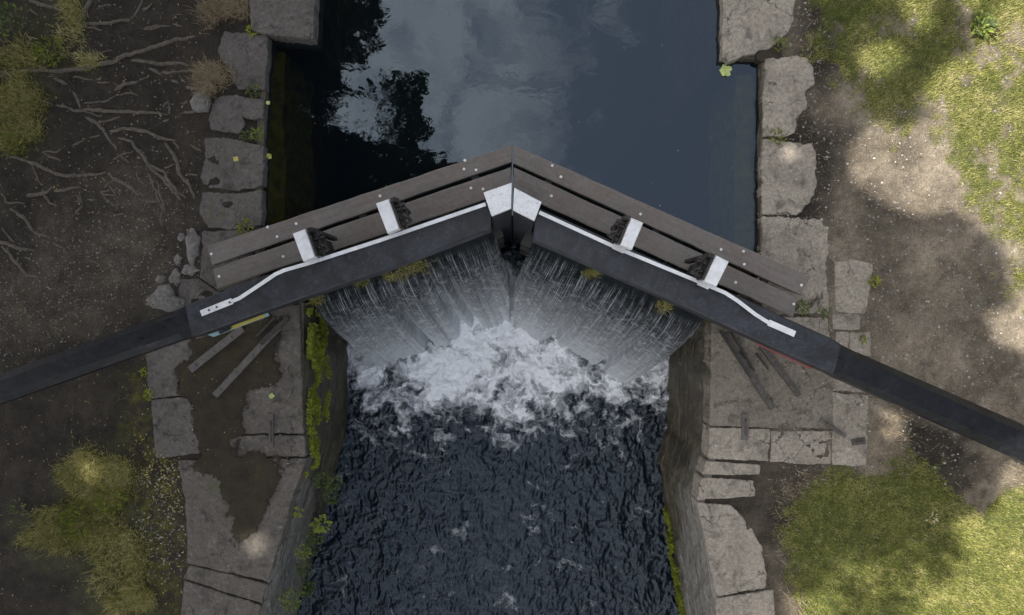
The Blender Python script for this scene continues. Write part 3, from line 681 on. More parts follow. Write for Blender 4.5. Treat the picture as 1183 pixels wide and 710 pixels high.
def plank(pts, zt, th, mat, parent, seed, bolts):
    """pts: px quad (upper-left, upper-right, lower-right, lower-left)"""
    a, b, c, d = pts; rr = random.Random(seed); out = []
    n = 26
    for k in range(n+1): p = interp(a, b, k/n); out.append(P2(p[0], p[1]+rr.uniform(-.35, .35), zt))
    for k in range(n+1): p = interp(c, d, k/n); out.append(P2(p[0], p[1]+rr.uniform(-.35, .35), zt))
    o = MB().prism([tuple(q) for q in out], zt-th, zt, .008).build('plank', mat, parent)
    for bx in bolts:
        c_ = P2(*bx, zt+.003); m = MB(); m.prism([(c_[0]+.016*math.cos(i*math.pi/4), c_[1]+.016*math.sin(i*math.pi/4)) for i in range(8)], zt-.01, zt+.006, .003)
        m.build('bolt_head', MAT['white2'], o)
    return o
def gear(quad, side, ang, parent, zc=1.30):
    """paddle winding gear: white boxed cover on an iron frame, rack and cogs on the mitre side"""
    q = [Vector(P(*p, zc)) for p in quad]; c = sum(q, Vector())/4
    ax = Vector((math.cos(ang), math.sin(ang), 0))*side          # towards the mitre
    nn = Vector((-ax.y, ax.x, 0)); 
    if nn.y < 0: nn = -nn                                      # upstream
    up = Vector((0, 0, 1))
    w = (q[1]-q[0]).length/2; l = (q[3]-q[0]).length/2
    m = MB()
    m.box(c+ax*(w+.012)-up*.30, ax, nn, up, .010, l*.9, .27)
    m.box(c+ax*(w+.06)-nn*(l*.62)-up*.15, ax, nn, up, .055, .012, .018); m.box(c+ax*(w+.06)+nn*(l*.55)-up*.13, ax, nn, up, .055, .014, .02)
    m.box(c+ax*(w+.10)-nn*(l*.1)-up*.2, ax, nn, up, .010, l*.55, .02)
    fr = m.build('paddle_gear', MAT['iron'], parent)
    pb = MB(); pts = [(v.x, v.y) for v in q]; pb.prism(pts, zc-.13, zc, .012); pb.build('cover', MAT['white2'], fr)
    bx = MB(); bx.box(c-up*.56, ax, nn, up, w*.72, l*.8, .43); bx.build('post', MAT['black'], fr)
    r = MB(); rc = c+ax*(w+.03)+nn*(l*.82)
    r.box(rc-up*.42, ax, nn, up, .013, .018, .47)
    for k in range(14): r.box(rc+ax*.026-up*(.9-k*.07), ax, nn, up, .014, .02, .015)
    r.build('rack', MAT['iron'], fr)
    def cog(cc, rad, th, teeth):
        g = MB(); V = []; n = teeth*2
        for s_ in (-1, 1):
            for i in range(n):
                a = 2*math.pi*i/n; rr = rad if i % 2 else rad*.80
                V.append(cc+ax*math.cos(a)*rr+up*math.sin(a)*rr+nn*s_*th)
        F = [[i, (i+1) % n, n+(i+1) % n, n+i] for i in range(n)]+[list(range(n))[::-1], [n+i for i in range(n)]]
        g.add(V, F); g.build('cog', MAT['iron'], fr)
    cog(c+ax*(w+.065)+nn*.04-up*.12, .055, .012, 12); cog(c+ax*(w+.06)-nn*.045-up*.14, .042, .010, 10); cog(c+ax*(w+.075)+nn*.09-up*.16, .036, .010, 9)
    s_ = MB(); s0 = c+ax*(w+.065)-up*.12; s_.tube([s0-nn*(l*.95), s0+nn*(l*1.0)], .012, 8); s_.build('spindle', MAT['iron'], fr)
    pw = MB(); pw.tube([s0-nn*.02+up*.05, s0+ax*.04-nn*.05+up*.045, s0+ax*.07-nn*.10+up*.01], [.010, .012, .007], 6); pw.build('pawl', MAT['iron'], fr)
def bar(pts, w, th, name, mat, parent, m=None):
    """flat bar swept along world points"""
    mb = m or MB(); pts = [Vector(p) for p in pts]; V = []
    for i, p in enumerate(pts):
        t = (pts[min(i+1, len(pts)-1)]-pts[max(i-1, 0)]); t.z = 0; t.normalize(); a = Vector((-t.y, t.x, 0))
        V += [p+a*w/2, p-a*w/2, p-a*w/2-Vector((0, 0, th)), p+a*w/2-Vector((0, 0, th))]
    F = [[4*k+i, 4*k+(i+1) % 4, 4*k+4+(i+1) % 4, 4*k+4+i] for k in range(len(pts)-1) for i in range(4)]
    n = len(pts)*4; F += [[3, 2, 1, 0], [n-4, n-3, n-2, n-1]]
    mb.add(V, F)
    return mb if m else mb.build(name, mat, parent)
ZB, ZT = .62, .95
def leaf(x0, x1, lip, nd, parent):
    """boarded gate leaf with rails, below the spilling water"""
    m = MB(); nd = Vector((nd[0], nd[1], 0))
    a = Vector((x0, lip(x0), 0)); b = Vector((x1, lip(x1), 0)); ax = (b-a).normalized(); Ln = (b-a).length
    n = int(Ln/.22)
    for k in range(n):
        c = a+ax*(Ln*(k+.5)/n)-nd*(.13+.004*(k % 2)); m.box(c+Vector((0, 0, -1.78)), ax, nd, (0, 0, 1), Ln/n*.485, .06, 1.50)
    m.build('boarding', MAT['timber'], parent)
    r = MB()
    for z in (-.345, -1.0, -1.7, -2.4): r.box((a+b)/2-nd*.035+Vector((0, 0, z)), ax, nd, (0, 0, 1), Ln/2, .034, .085)
    r.build('rail', MAT['timber'], parent)
# ---- left gate
gl_ = empty('lock_gate', (-2.5, .1, -3.2), 'left lock gate with black balance beam over dark rooted soil and yellow blue sign', 'lock gate', 'pair of mitred lock gates')
loft([((567, 230), (567, 264), ZT, ZB, .012), ((440, 273), (440, 313), ZT, ZB, .012), ((300, 320), (300, 361), ZT, ZB, .014), ((225, 348), (232, 386), ZT, ZB, .016), ((214, 353), (222, 389), ZT, ZB, .03)], 'balance_beam', MAT['black'], gl_)
loft([((214, 353.4), (222, 388.6), ZT-.003, ZB+.003, .034), ((204, 357), (208, 391.5), ZT-.006, ZB, .06), ((0, 430), (3, 464), ZT-.02, ZB+.02, .085), ((-160, 486), (-156, 520), ZT-.02, ZB+.02, .085)], 'beam_arm', MAT['tar'], gl_)
plank([(239, 284), (591, 167), (591, 187), (245, 306)], .25, .06, MAT['plankL'], gl_, 1, [(244, 293), (309, 262), (342, 258), (320, 273), (439, 226), (537, 185), (536, 195), (550, 196)])
plank([(246, 310), (590.5, 192.5), (590, 220), (251, 333)], .25, .06, MAT['plankL'], gl_, 2, [(253, 319), (327, 296), (544, 217), (558, 218)])
leaf(-2.42, -.10, lipL, nL, gl_)
m = MB(); m.prism([P2(559, 222, 1.08), P2(591.2, 211, 1.08), P2(590.8, 240, 1.08), P2(568.5, 249, 1.08)], -3.2, 1.08); mp = m.build('mitre_post', MAT['black'], gl_)
MB().prism([P2(558.5, 222, 1.12), P2(591.3, 210.5, 1.12), P2(590.6, 240.5, 1.12), P2(568, 249.5, 1.12)], 1.075, 1.12, .008).build('cap', MAT['white'], mp)
MB().prism([(-2.78, .02), (-2.42, .14), (-2.36, -.02+.36), (-2.72, .3)], -3.2, ZB).build('heel_post', MAT['black'], gl_)
rp = [P(561, 235.5, 1.06), P(440, 277, 1.06), P(361, 302.5, 1.06), P(328, 312, 1.05), P(318, 316.5, 1.03), P(292, 334, .99), P(276, 344.5, .965), P(266, 348.5, .96), P(232, 361.5, .96)]
bar(rp, .036, .012, 'handrail', MAT['white2'], gl_)
hp = bar([P(268, 347.5, .967), P(232, 361.8, .967)], .062, .008, 'rail_foot', MAT['white'], gl_)
for (a, b) in ((241, 358), (250, 354.5), (265, 349)):
    c_ = P2(a, b, .975); MB().prism([(c_[0]+.012*math.cos(i*math.pi/3), c_[1]+.012*math.sin(i*math.pi/3)) for i in range(6)], .965, .976, .002).build('bolt', MAT['strap'], hp)
for p_ in (rp[1], rp[2], (P(520, 249, 1.06)), P(395, 291.5, 1.06)):
    q = Vector(p_); MB().box(q-Vector((0, 0, .07)), (1, .33, 0), (-.33, 1, 0), (0, 0, 1), .02, .012, .06).build('rail_bracket', MAT['black'], gl_)
gear([(434, 234.5), (449, 229.5), (461, 263.5), (447.5, 269.5)], 1, math.atan(.33), gl_)
gear([(337.8, 269.5), (352.5, 264), (363.5, 296.5), (350, 302)], 1, math.atan(.33), gl_)
def sign(pts, z0, z1, thick, name, mat, parent):
    """tilted plate: first two px points at z0 (top edge), last two at z1"""
    V = [P(*pts[0], z0), P(*pts[1], z0), P(*pts[2], z1), P(*pts[3], z1)]; V += [(a, b, c-thick) for a, b, c in V]
    return mk(name, V, [[0, 1, 2, 3], [7, 6, 5, 4], [0, 4, 5, 1], [1, 5, 6, 2], [2, 6, 7, 3], [3, 7, 4, 0]], mat, parent)
sg = sign([(238, 386), (309, 360), (311, 364.5), (247, 389)], .70, .62, .006, 'sign', MAT['cyan'], gl_)
sign([(266, 376), (305, 361.8), (306, 366), (262, 382.5)], .710, .632, .006, 'yellow_panel', MAT['yellow'], sg)
sign([(252, 383), (268, 377), (266, 381), (254, 386)], .722, .655, .004, 'arrow', MAT['black'], sg)
for f in (.12, .5, .88):
    q = Vector(P(*interp((247, 309), (590, 190), f), .18)); MB().box(q-Vector((0, 0, .05)), (.945, .328, 0), (-.328, .945, 0), (0, 0, 1), .04, .21, .045).build('plank_bracket', MAT['black'], gl_)
# ---- right gate
gr_ = empty('lock_gate', (2.4, -.1, -3.2), 'right lock gate with black balance beam over gravel and red bordered sign', 'lock gate', 'pair of mitred lock gates')
loft([((620, 239), (616, 276), ZT, ZB, .012), ((760, 301), (756, 338), ZT, ZB, .012), ((909, 367.5), (902, 405), ZT, ZB, .014), ((962, 391), (954, 428), ZT, ZB, .016), ((972, 397), (963, 432), ZT, ZB, .03)], 'balance_beam', MAT['black'], gr_)
loft([((972, 397.4), (963, 431.6), ZT-.003, ZB+.003, .034), ((984, 403), (976, 439), ZT-.006, ZB, .06), ((1183, 489), (1178, 530), ZT-.02, ZB+.02, .09), ((1340, 560), (1334, 602), ZT-.02, ZB+.02, .09)], 'beam_arm', MAT['tar'], gr_)
plank([(593, 167), (936, 319.5), (925.5, 340.5), (593, 188)], .25, .06, MAT['plankR'], gr_, 3, [(638, 191), (648, 204), (740, 247), (833, 288), (859, 290), (860, 305), (926, 329)])
plank([(593.5, 193), (922, 343.5), (916.5, 366), (594, 221)], .25, .06, MAT['plankR'], gr_, 4, [(637, 226), (850, 326), (917, 351)])
leaf(.10, 2.30, lipR, nR, gr_)
m = MB(); m.prism([P2(594.5, 217, 1.08), P2(625, 233, 1.08), P2(617, 254.5, 1.08), P2(593, 242, 1.08)], -3.2, 1.08); mp2 = m.build('mitre_post', MAT['black'], gr_)
MB().prism([P2(594, 216.3, 1.12), P2(625.8, 233, 1.12), P2(617.5, 255, 1.12), P2(592.8, 242.5, 1.12)], 1.075, 1.12, .008).build('cap', MAT['white'], mp2)
MB().prism([(2.62, -.22), (2.26, -.06), (2.32, .16), (2.68, 0)], -3.2, ZB).build('heel_post', MAT['black'], gr_)
rp2 = [P(623, 245, 1.06), P(716, 287.5, 1.06), P(800, 322, 1.06), P(838, 338, 1.05), P(852, 347, 1.03), P(873, 363, .99), P(884, 370, .965), P(890, 373.5, .96), P(918, 385.5, .96)]
bar(rp2, .036, .012, 'handrail', MAT['white2'], gr_)
hp2 = bar([P(888, 372.3, .967), P(918.5, 385.7, .967)], .062, .008, 'rail_foot', MAT['white2'], gr_)
for a, b in ((715, 286.5), (813, 328.2)):
    q = Vector(P(a, b, 1.062)); mm = MB(); mm.box(q, (.91, -.413, 0), (.413, .91, 0), (0, 0, 1), .06, .03, .006); mm.build('rail_plate', MAT['white2'], gr_)
gear([(729.4, 251), (743.5, 257), (730.5, 288), (717, 282.5)], -1, -math.atan(.45), gr_)
gear([(827.6, 294.5), (842.5, 302), (828, 330.8), (814, 324.5)], -1, -math.atan(.45), gr_)
sg2 = sign([(866, 388), (936, 420), (938, 427), (874, 398)], .70, .62, .006, 'sign', MAT['red'], gr_)
sign([(871, 391), (897, 403), (899, 407.5), (877, 397.5)], .708, .64, .004, 'white_panel', MAT['white2'], sg2)
sign([(901, 405), (931, 418.7), (932, 422.8), (904, 409.5)], .708, .64, .004, 'grey_panel', MAT['strap'], sg2)
for f in (.12, .5, .88):
    q = Vector(P(*interp((594, 191), (924, 342), f), .18)); MB().box(q-Vector((0, 0, .05)), (.91, -.413, 0), (.413, .91, 0), (0, 0, 1), .04, .21, .045).build('plank_bracket', MAT['black'], gr_)

# ------------------------------------------------------------------ iron straps and fittings on the stone
def strap(a, b, w, label, mat, studs=3, z=.055, th=.03, extra=None):
    A_ = Vector(P(*a, z)); B_ = Vector(P(*b, z)); root = empty('anchor_strap', (A_+B_)/2, label, 'iron strap', 'iron straps anchoring the gates')
    bar([A_, B_], w, th+.012, 'strap_bar', mat, root)
    for k in range(studs):
        q = A_.lerp(B_, (k+.35)/(studs)); MB().prism([(q.x+.016*math.cos(i*math.pi/3), q.y+.016*math.sin(i*math.pi/3)) for i in range(6)], z-.005, z+.014, .004).build('bolt', mat, root)
    if extra:
        for (c, d, ww, zz) in extra: bar([Vector(P(*c, zz+.03)), Vector(P(*d, zz+.03))], ww, .03, 'clamp', MAT['iron'], root)
strap((219, 427), (280, 379), .085, 'short wide grey iron strap on wet mud, outer one left of the lock', MAT['strap'])
strap((248, 457), (322, 377), .075, 'long grey iron strap on wet mud with clamp near the left gate heel', MAT['strap'], 4, extra=[((300, 397), (333, 366), .05, .05), ((296, 388), (318, 366), .03, .05)])
strap((837, 386), (893, 472), .055, 'long dark rusty double iron strap on the right apron', MAT['strapR'], 5, extra=[((832, 382), (868, 436), .02, .045), ((845, 384), (872, 428), .02, .045)])
strap((880, 400), (924, 457), .055, 'shorter dark iron strap beside the red bordered sign on the right apron', MAT['strapR'], 4, extra=[((874, 408), (888, 426), .02, .04)])
def cleat(a, b, w, label, mat, z=.032):
    A_ = Vector(P(*a, z)); B_ = Vector(P(*b, z)); root = empty('iron_plate', (A_+B_)/2, label, 'iron fitting', 'small iron fittings let into the stone')
    bar([A_, B_], w, .02, 'plate', mat, root)
    m = MB(); m.tube([A_.lerp(B_, .2)+Vector((0, 0, .0)), A_.lerp(B_, .25)+Vector((0, 0, .03)), A_.lerp(B_, .75)+Vector((0, 0, .03)), A_.lerp(B_, .8)], .010, 6); m.build('bar', MAT['strapR'], root)
cleat((313, 478), (313, 517), .055, 'narrow dark iron plate on the left apron above the mud pool edge', MAT['strapR'])
cleat((861, 478), (861, 508), .075, 'pale upright iron plate across the joint on the right apron', MAT['strap'])
cleat((948, 484), (977, 504), .045, 'slanting pale iron bar beside the long paving slab', MAT['strap'])
cleat((985, 511), (1000, 509), .07, 'rusty staple sunk in the long paving slab', MAT['strapR'])

# ------------------------------------------------------------------ blades, leaves, litter
def blades(xy, z0, hgt, wid, lean, tint, dirs=None, curve=.5, seg=3):
    """curved tapering blades as one array mesh"""
    n = len(xy); th = rng.uniform(0, 2*np.pi, n) if dirs is None else dirs
    d = np.stack([np.cos(th), np.sin(th)], 1); s = np.stack([-d[:, 1], d[:, 0]], 1)
    V = []; 
    for k in range(seg+1):
        t = k/seg; out = lean*hgt*(t*(1-curve)+curve*t*t); up = hgt*np.sqrt(np.clip(1-(lean*.85*t)**2, .02, 1))*t*(1-.25*lean*t)
        c = xy+d*out[:, None]; w = wid*(1-t**1.6)*.5+wid*.03
        zz = z0+up
        V.append(np.column_stack([c-s*w[:, None], zz])); V.append(np.column_stack([c+s*w[:, None], zz]))
    V = np.stack(V, 1); m = 2*(seg+1); base = np.arange(n)[:, None]*m
    F = np.concatenate([base+np.array([2*k, 2*k+1, 2*k+3, 2*k+2]) for k in range(seg)])
    return V.reshape(-1, 3), F, np.repeat(tint, m)
def joinarr(parts):
    V = []; F = []; T = []; b = 0
    for v_, f_, t_ in parts: V.append(v_); F.append(f_+b); T.append(t_); b += len(v_)
    return np.concatenate(V), np.concatenate(F), np.concatenate(T)
def scatter_px(n, box, maskf):
    px = rng.uniform(box[0], box[2], n); py = rng.uniform(box[1], box[3], n); keep = rng.uniform(0, 1, n) < maskf(px, py)
    return px[keep], py[keep]
def toxy(px, py): return np.stack([(px-591.5)/100, (355-py)/100], 1)
# lawn on the right (two sheets of uncountable blades)
for (box, nm, cnt) in (((925, -60, 1300, 370), 'upper', 200000), ((890, 500, 1300, 790), 'lower', 190000)):
    px, py = scatter_px(cnt, box, grassR); xy = toxy(px, py); n = len(px)
    var = fbm(px/26, py/26, 77, 4); fine = fbm(px/6, py/6, 78, 2)
    short = 1 if nm == 'upper' else 1.0
    hg = rng.uniform(.014, .045, n)*(.6+.9*var)*short
    dry = np.clip((fbm(px/45, py/45, 91, 3)-.42)*3, 0, 1) if nm == 'upper' else np.clip((fbm(px/40, py/40, 92, 3)-.5)*2.2, 0, 1)
    lush = np.exp(-(((px-965)/26)**2+((py-35)/40)**2))*(nm == 'upper')
    tint = np.clip(.42+.34*dry+.5*(fine-.5)+.30*(var-.5)+rng.normal(0, .19, n)-.4*lush, 0, 1)
    Vb, Fb, Tb = blades(xy, gz(xy[:, 0], xy[:, 1])-.004, hg, rng.uniform(.0035, .0075, n), rng.uniform(.3, .95, n), tint, seg=2)
    put(mk('grass', Vb, Fb, MAT['grass'], attrs={'tint': Tb}), 'yellow green patchy grass by the gravel' if nm == 'upper' else 'green mown grass below the right balance beam', 'grass', kind='stuff')
# straw fringe right (stuff)
S1 = [(896, 560), (925, 545), (950, 545), (930, 585), (912, 615), (918, 660), (935, 700), (925, 720), (900, 690), (902, 640), (890, 600)]
def m_straw(px, py):
    a = blobs(px, py, S1, 12, 12, 15, 12)*.8+blobs(px, py, [(1015, 470), (1045, 485), (1055, 515), (1070, 540), (1030, 545), (1000, 540), (1010, 510)], 20, 12, 16, 14)*.7
    a += blobs(px, py, [(920, 10), (945, 20), (955, 60), (935, 70), (912, 50)], 20, 12, 17, 12)*.35+blobs(px, py, [(938, 120), (975, 110), (985, 140), (950, 160), (930, 150)], 20, 12, 18, 16)*.3+blobs(px, py, [(1150, 510), (1200, 530), (1200, 575), (1150, 560)], 20)*.5
    return np.clip(a+.035, 0, 1)*(sdf(toxy(px, py), basin) > .3)
px, py = scatter_px(34000, (880, 0, 1230, 740), m_straw); xy = toxy(px, py); n = len(px)
Vb, Fb, Tb = blades(xy, gz(xy[:, 0], xy[:, 1]), rng.uniform(.03, .11, n), rng.uniform(.003, .006, n), rng.uniform(.7, 1.0, n), np.clip(rng.normal(.5, .25, n), 0, 1), seg=3)
put(mk('dry_grass', Vb, Fb, MAT['straw'], attrs={'tint': Tb}), 'straw coloured dead grass fringing the lawn and paving', 'grass', kind='stuff')
# long grass tufts, each a thing
def tuft(px_, py_, rx, ry, n, hmin, hmax, label, mat='grassL', tint0=.45, spread=.35, name='grass_tuft', centres=7, group='clumps of long grass on the left bank', z=None):
    parts = []
    for c in range(centres):
        a = random.uniform(0, 6.28); r = math.sqrt(random.random()); cx = px_+rx*r*math.cos(a); cy = py_+ry*r*math.sin(a)
        m = max(6, n//centres); g = rng.normal(0, 1, (m, 2)); off = g*np.array([rx, ry])*spread/1.0
        q = toxy(cx+off[:, 0], cy+off[:, 1]); th = np.arctan2(-off[:, 1], off[:, 0])+rng.normal(0, 1.3, m)
        base = gz(q[:, 0], q[:, 1]) if z is None else np.full(m, z)
        tn = np.clip(tint0+.04+rng.normal(0, .28, m)+random.uniform(-.16, .16), 0, 1)
        parts.append(blades(q, base, rng.uniform(hmin, hmax, m), rng.uniform(.003, .007, m), rng.uniform(.45, 1.0, m), tn, th, .6, 4))
    V_, F_, T_ = joinarr(parts)
    return put(mk(name, V_, F_, MAT[mat], attrs={'tint': T_}, center=True), label, 'grass', group)
tuft(112, 560, 38, 36, 9500, .04, .13, 'tallest grass clump with a bright top below the left beam', centres=26, spread=.18)
tuft(78, 610, 44, 22, 6500, .04, .11, 'wide low grass clump spreading left below the beam', centres=22, spread=.2, tint0=.36)
tuft(130, 648, 30, 34, 4600, .03, .10, 'thin ragged grass clump between the two bigger ones', centres=14, spread=.25, tint0=.5)
tuft(150, 690, 22, 17, 2600, .06, .15, 'spiky grass clump at the bottom edge beside the leaf litter', centres=9, spread=.2, tint0=.5)
tuft(22, 132, 30, 34, 7000, .04, .13, 'large dense grass clump at the left edge among the roots', centres=20, spread=.2, tint0=.42)
tuft(18, 68, 30, 18, 1300, .04, .12, 'small sparse grass clump above the large one at the left edge', centres=9, spread=.3, tint0=.45)
tuft(80, 28, 14, 30, 1500, .03, .09, 'mossy upright grass clump on the buttress root at the top', centres=12, spread=.3, tint0=.6)
tuft(98, 70, 18, 9, 700, .03, .07, 'little grass clump on the bend of the longest root', centres=7, spread=.3, tint0=.62)
tuft(245, 93, 20, 13, 1500, .06, .15, 'brown dead grass clump against the left coping', mat='straw', centres=6, spread=.35, tint0=.35)
tuft(270, 10, 30, 14, 1500, .05, .15, 'tangled brown grass clump above the topmost coping stones', mat='straw', centres=8, spread=.3, tint0=.4)
tuft(236, 20, 12, 12, 300, .06, .14, 'wispy dry grass clump at the top beside the soil', mat='straw', centres=4, spread=.4, tint0=.4)
# broad leaf / fern generator
def leaf_poly(c, d, up, ln, w, V, F, T, tint):
    s = d.cross(up).normalized(); b = len(V)
    for t, ww in ((0, .12), (.3, .9), (.65, .8), (1, .05)):
        p = c+d*ln*t+up*(ln*.18*math.sin(t*2.6)); V.append(p-s*w*ww*.5); V.append(p+s*w*ww*.5); T += [tint, tint]
    for k in range(3): F.append([b+2*k, b+2*k+1, b+2*k+3, b+2*k+2])
def weed(px_, py_, r, n, label, z=None, mat='fern', t0=.5, name='weed', group='small weeds growing in the joints', cat='weed', size=.045):
    c = P(px_, py_, 0 if z is None else z); c = Vector(c)
    if z is None: c.z = float(gz(c.x, c.y))+.01
    V = []; F = []; T = []
    for k in range(n):
        a = random.uniform(0, 6.28); rr = r/100*math.sqrt(random.random()); el = random.uniform(.1, .9)
        p = c+Vector((math.cos(a)*rr*.8, math.sin(a)*rr*.8, random.uniform(0, .05)*r/12))
        a2 = a+random.uniform(-1, 1); d = Vector((math.cos(a2)*math.cos(el), math.sin(a2)*math.cos(el), math.sin(el)))
        up = Vector((0, 0, 1)); up = (up-d*up.dot(d)).normalized(); ln = size*random.uniform(.5, 1.2)
        leaf_poly(p, d, up, ln, ln*.55, V, F, T, min(1, max(0, random.gauss(t0, .2))))
    return put(mk(name, [tuple(v) for v in V], F, MAT[mat], attrs={'tint': T}, center=True), label, cat, group)
WEEDS = [(95, 600, 26, 170, 'broad leaved weed spreading through the widest grass clump', 'mossleaf', .15), (130, 575, 20, 120, 'leafy weed inside the tallest grass clump', 'mossleaf', .3), (22, 585, 12, 60, 'leafy weed at the left tip of the wide low clump', 'fern', .55), (20, 165, 16, 90, 'leafy weed at the lower end of the large clump at the left edge', 'mossleaf', .2), (60, 60, 20, 120, 'leafy weed patch beside the mossy buttress root', 'mossleaf', .35), (15, 25, 22, 90, 'leafy weed at the top left corner', 'fern', .5),(292, 36, 7, 60, 'yellow flowering weed at the corner of the topmost left coping stone', 'mossleaf', .95), (293, 106, 10, 70, 'low green weed between the second and third left coping stones', 'fern', .5),
 (298, 155, 9, 90, 'bushiest green weed in the left joint above the broadest coping stone', 'fern', .7), (284, 158, 7, 40, 'thin weed left of the bushy joint weed', 'fern', .5),
 (285, 263, 12, 90, 'mossy weed line against the upper left plank', 'mossleaf', .6), (173, 455, 7, 60, 'yellowish weed at the outer joint of the left apron', 'mossleaf', .7),
 (167, 430, 6, 40, 'small yellow weed just below the left beam', 'mossleaf', .8), (926, 355, 10, 90, 'dark green weed at the end of the right planks', 'fern', .6),
 (1009, 325, 8, 70, 'mossy weed on the right side of the large pale slab', 'mossleaf', .7), (1131, 30, 15, 110, 'broad leaved dock plant in the upper right lawn', 'fern', .6),
 (948, 362, 8, 30, 'tiny weed by the white chip at the coping foot', 'fern', .6), (900, 52, 12, 60, 'moss tuft at the edge of the topmost right coping stone', 'mossleaf', .35),
 (898, 158, 12, 60, 'thin moss line between the two right coping stones above the planks', 'mossleaf', .4), (1076, 598, 8, 40, 'clump of white daisies in the lower lawn', 'litter', 1.0),
 (100, 548, 10, 50, 'pale sprig on the tallest grass clump', 'fern', .95), (996, 392, 5, 30, 'moss dot between the small paving stones', 'mossleaf', .6)]
for a, b, r, n, lb, mt, t0 in WEEDS: weed(a, b, r, n, lb, mat=mt, t0=t0, size=.07 if n == 110 else (.05 if r > 14 else .032))
# weeds on the gates
for a, b, r, n, lb, z in ((452, 318, 9, 50, 'ragged grassy weed on the left gate where the fall parts', -.1), (478, 308, 12, 80, 'long green weed trailing under the left beam near the mitre', -.1), (420, 323, 7, 50, 'orange tinged weed on the left gate sill', -.15),
  (366, 345, 6, 60, 'green weed where the left gate meets the wall', 0), (688, 316, 7, 60, 'yellow green weed on the right gate between two falls', -.15), (771, 352, 8, 60, 'weed on the right gate near the heel', -.15)):
    tuft(a, b, r, r*.5, n*4, .03, .10, lb, 'grassL', .45, .5, 'gate_weed', 3, 'weeds rooted on the gate timbers', z=z)
# moss and plants on the left chamber wall
def moss_wall():
    V = []; F = []; T = []
    for k in range(9000):
        y = random.uniform(-1.95, -.02); zt = random.random()
        h = .12+.75*(.35+.65*float(vn(y*2.3, 3.0, 5)))*(1 if y < -.5 else 1.1)
        z = -.02-h*zt**1.3
        if vn(y*6, z*5, 8) < .34+.25*zt: continue
        x = -2.42+.02+random.uniform(0, .05)+.05*float(vn(y*7, z*7, 12))
        if y < -1.75: x -= (-1.75-y)*.25
        a = random.uniform(-1.3, 1.3); d = Vector((math.cos(a), math.sin(a), random.uniform(-1, .5))).normalized(); up = Vector((0, 0, 1)); up = (up-d*up.z).normalized()
        ln = random.uniform(.015, .035)*(1.6 if y > -.55 else 1)
        leaf_poly(Vector((x, y, z)), d, up, ln, ln*.7, V, F, T, min(1, max(0, random.gauss(.45+.35*(y < -.5)*zt, .2))))
    put(mk('moss', [tuple(v) for v in V], F, MAT['mossleaf'], attrs={'tint': T}), 'bright yellow green moss hanging down the left chamber wall', 'moss', kind='stuff')
moss_wall()
def moss_right():
    V = []; F = []; T = []
    for k in range(2600):
        y = random.uniform(-4.6, -2.9); z = random.uniform(-2.15, -1.75)
        if vn(y*5, z*9, 8) < .35: continue
        x = np.interp(-y, [1.78, 2.25, 3.55, 5], [2.29, 2.15, 2.36, 2.6])-.02-random.uniform(0, .04)
        d = Vector((-1, random.uniform(-1, 1), random.uniform(-.5, .8))).normalized(); up = Vector((0, 0, 1)); up = (up-d*up.z).normalized(); ln = random.uniform(.02, .045)
        leaf_poly(Vector((x, y, z)), d, up, ln, ln*.6, V, F, T, min(1, max(0, random.gauss(.45, .2))))
    put(mk('moss', [tuple(v) for v in V], F, MAT['mossleaf'], attrs={'tint': T}), 'green moss at the waterline of the right chamber wall', 'moss', kind='stuff')
moss_right()
def fern(c, size, nfr, label, a0=-1.6, a1=1.6, t0=.5, name='fern', lob=False):
    c = Vector(c); V = []; F = []; T = []
    for k in range(nfr):
        a = a0+(a1-a0)*(k+random.uniform(.2, .8))/nfr; L_ = size*random.uniform(.7, 1.1); droop = random.uniform(.5, 1.1)
        prev = None; tn = min(1, max(0, random.gauss(t0, .15))); n = 18
        for i in range(n+1):
            t = i/n; p = c+Vector((math.cos(a)*L_*t, math.sin(a)*L_*t, L_*(.45*t-droop*t*t)))
            if prev is not None:
                d = (p-prev).normalized(); sd = Vector((-math.sin(a), math.cos(a), 0)); up = sd.cross(d); up = up if up.z > 0 else -up
                w = L_*.25*math.sin(math.pi*(.12+.86*t))**.8
                for s_ in (-1, 1):
                    dd_ = (sd*s_+d*.45+Vector((0, 0, random.uniform(-.25, .1)))).normalized(); u2 = (up-dd_*up.dot(dd_)).normalized()
                    leaf_poly(p, dd_, u2, w*random.uniform(.85, 1.05), L_/n*(1.15 if not lob else 2.2), V, F, T, min(1, max(0, tn+random.gauss(0, .06))))
            prev = p
    put(mk(name, [tuple(v) for v in V], F, MAT['fern'], attrs={'tint': T}, center=True), label, 'fern' if name == 'fern' else 'plant', 'ferns rooted in the left wall')
def PW(px, py, z): return P(px, py, z)
for (a_, b_, z_, r_, n_, t_, lb) in ((374, 553, -.7, 13, 150, .45, 'topmost feathery plant on the left chamber wall'), (384, 572, -.9, 12, 150, .4, 'feathery plant just above the bright lobed plant'), (362, 630, -.6, 13, 150, .35, 'feathery plant below the bright lobed plant'),
        (366, 618, -.9, 12, 130, .55, 'feathery plant half hidden behind the bright lobed plant'), (352, 655, -.7, 12, 130, .35, 'feathery plant second from the bottom of the left wall'), (338, 690, -.6, 16, 240, .7, 'yellowish feathery plant at the bottom edge of the left wall'),
        (388, 556, -1.1, 11, 150, .6, 'feathery plant reaching farthest over the water on the left wall'), (356, 678, -.9, 12, 170, .45, 'feathery plant just right of the yellowish one at the bottom edge'), (352, 636, -.4, 10, 120, .75, 'pale feathery plant on the rim of the left wall')):
    weed(a_, b_, r_, n_, lb, z=z_, t0=t_, name='wall_plant', cat='plant', group='plants rooted in the left wall', size=.034)
weed(372, 604, 12, 46, 'bright lime plant with rounded lobes on the left wall', z=-.7, t0=1.0, name='lobed_plant', cat='plant', group='plants rooted in the left wall', size=.075)
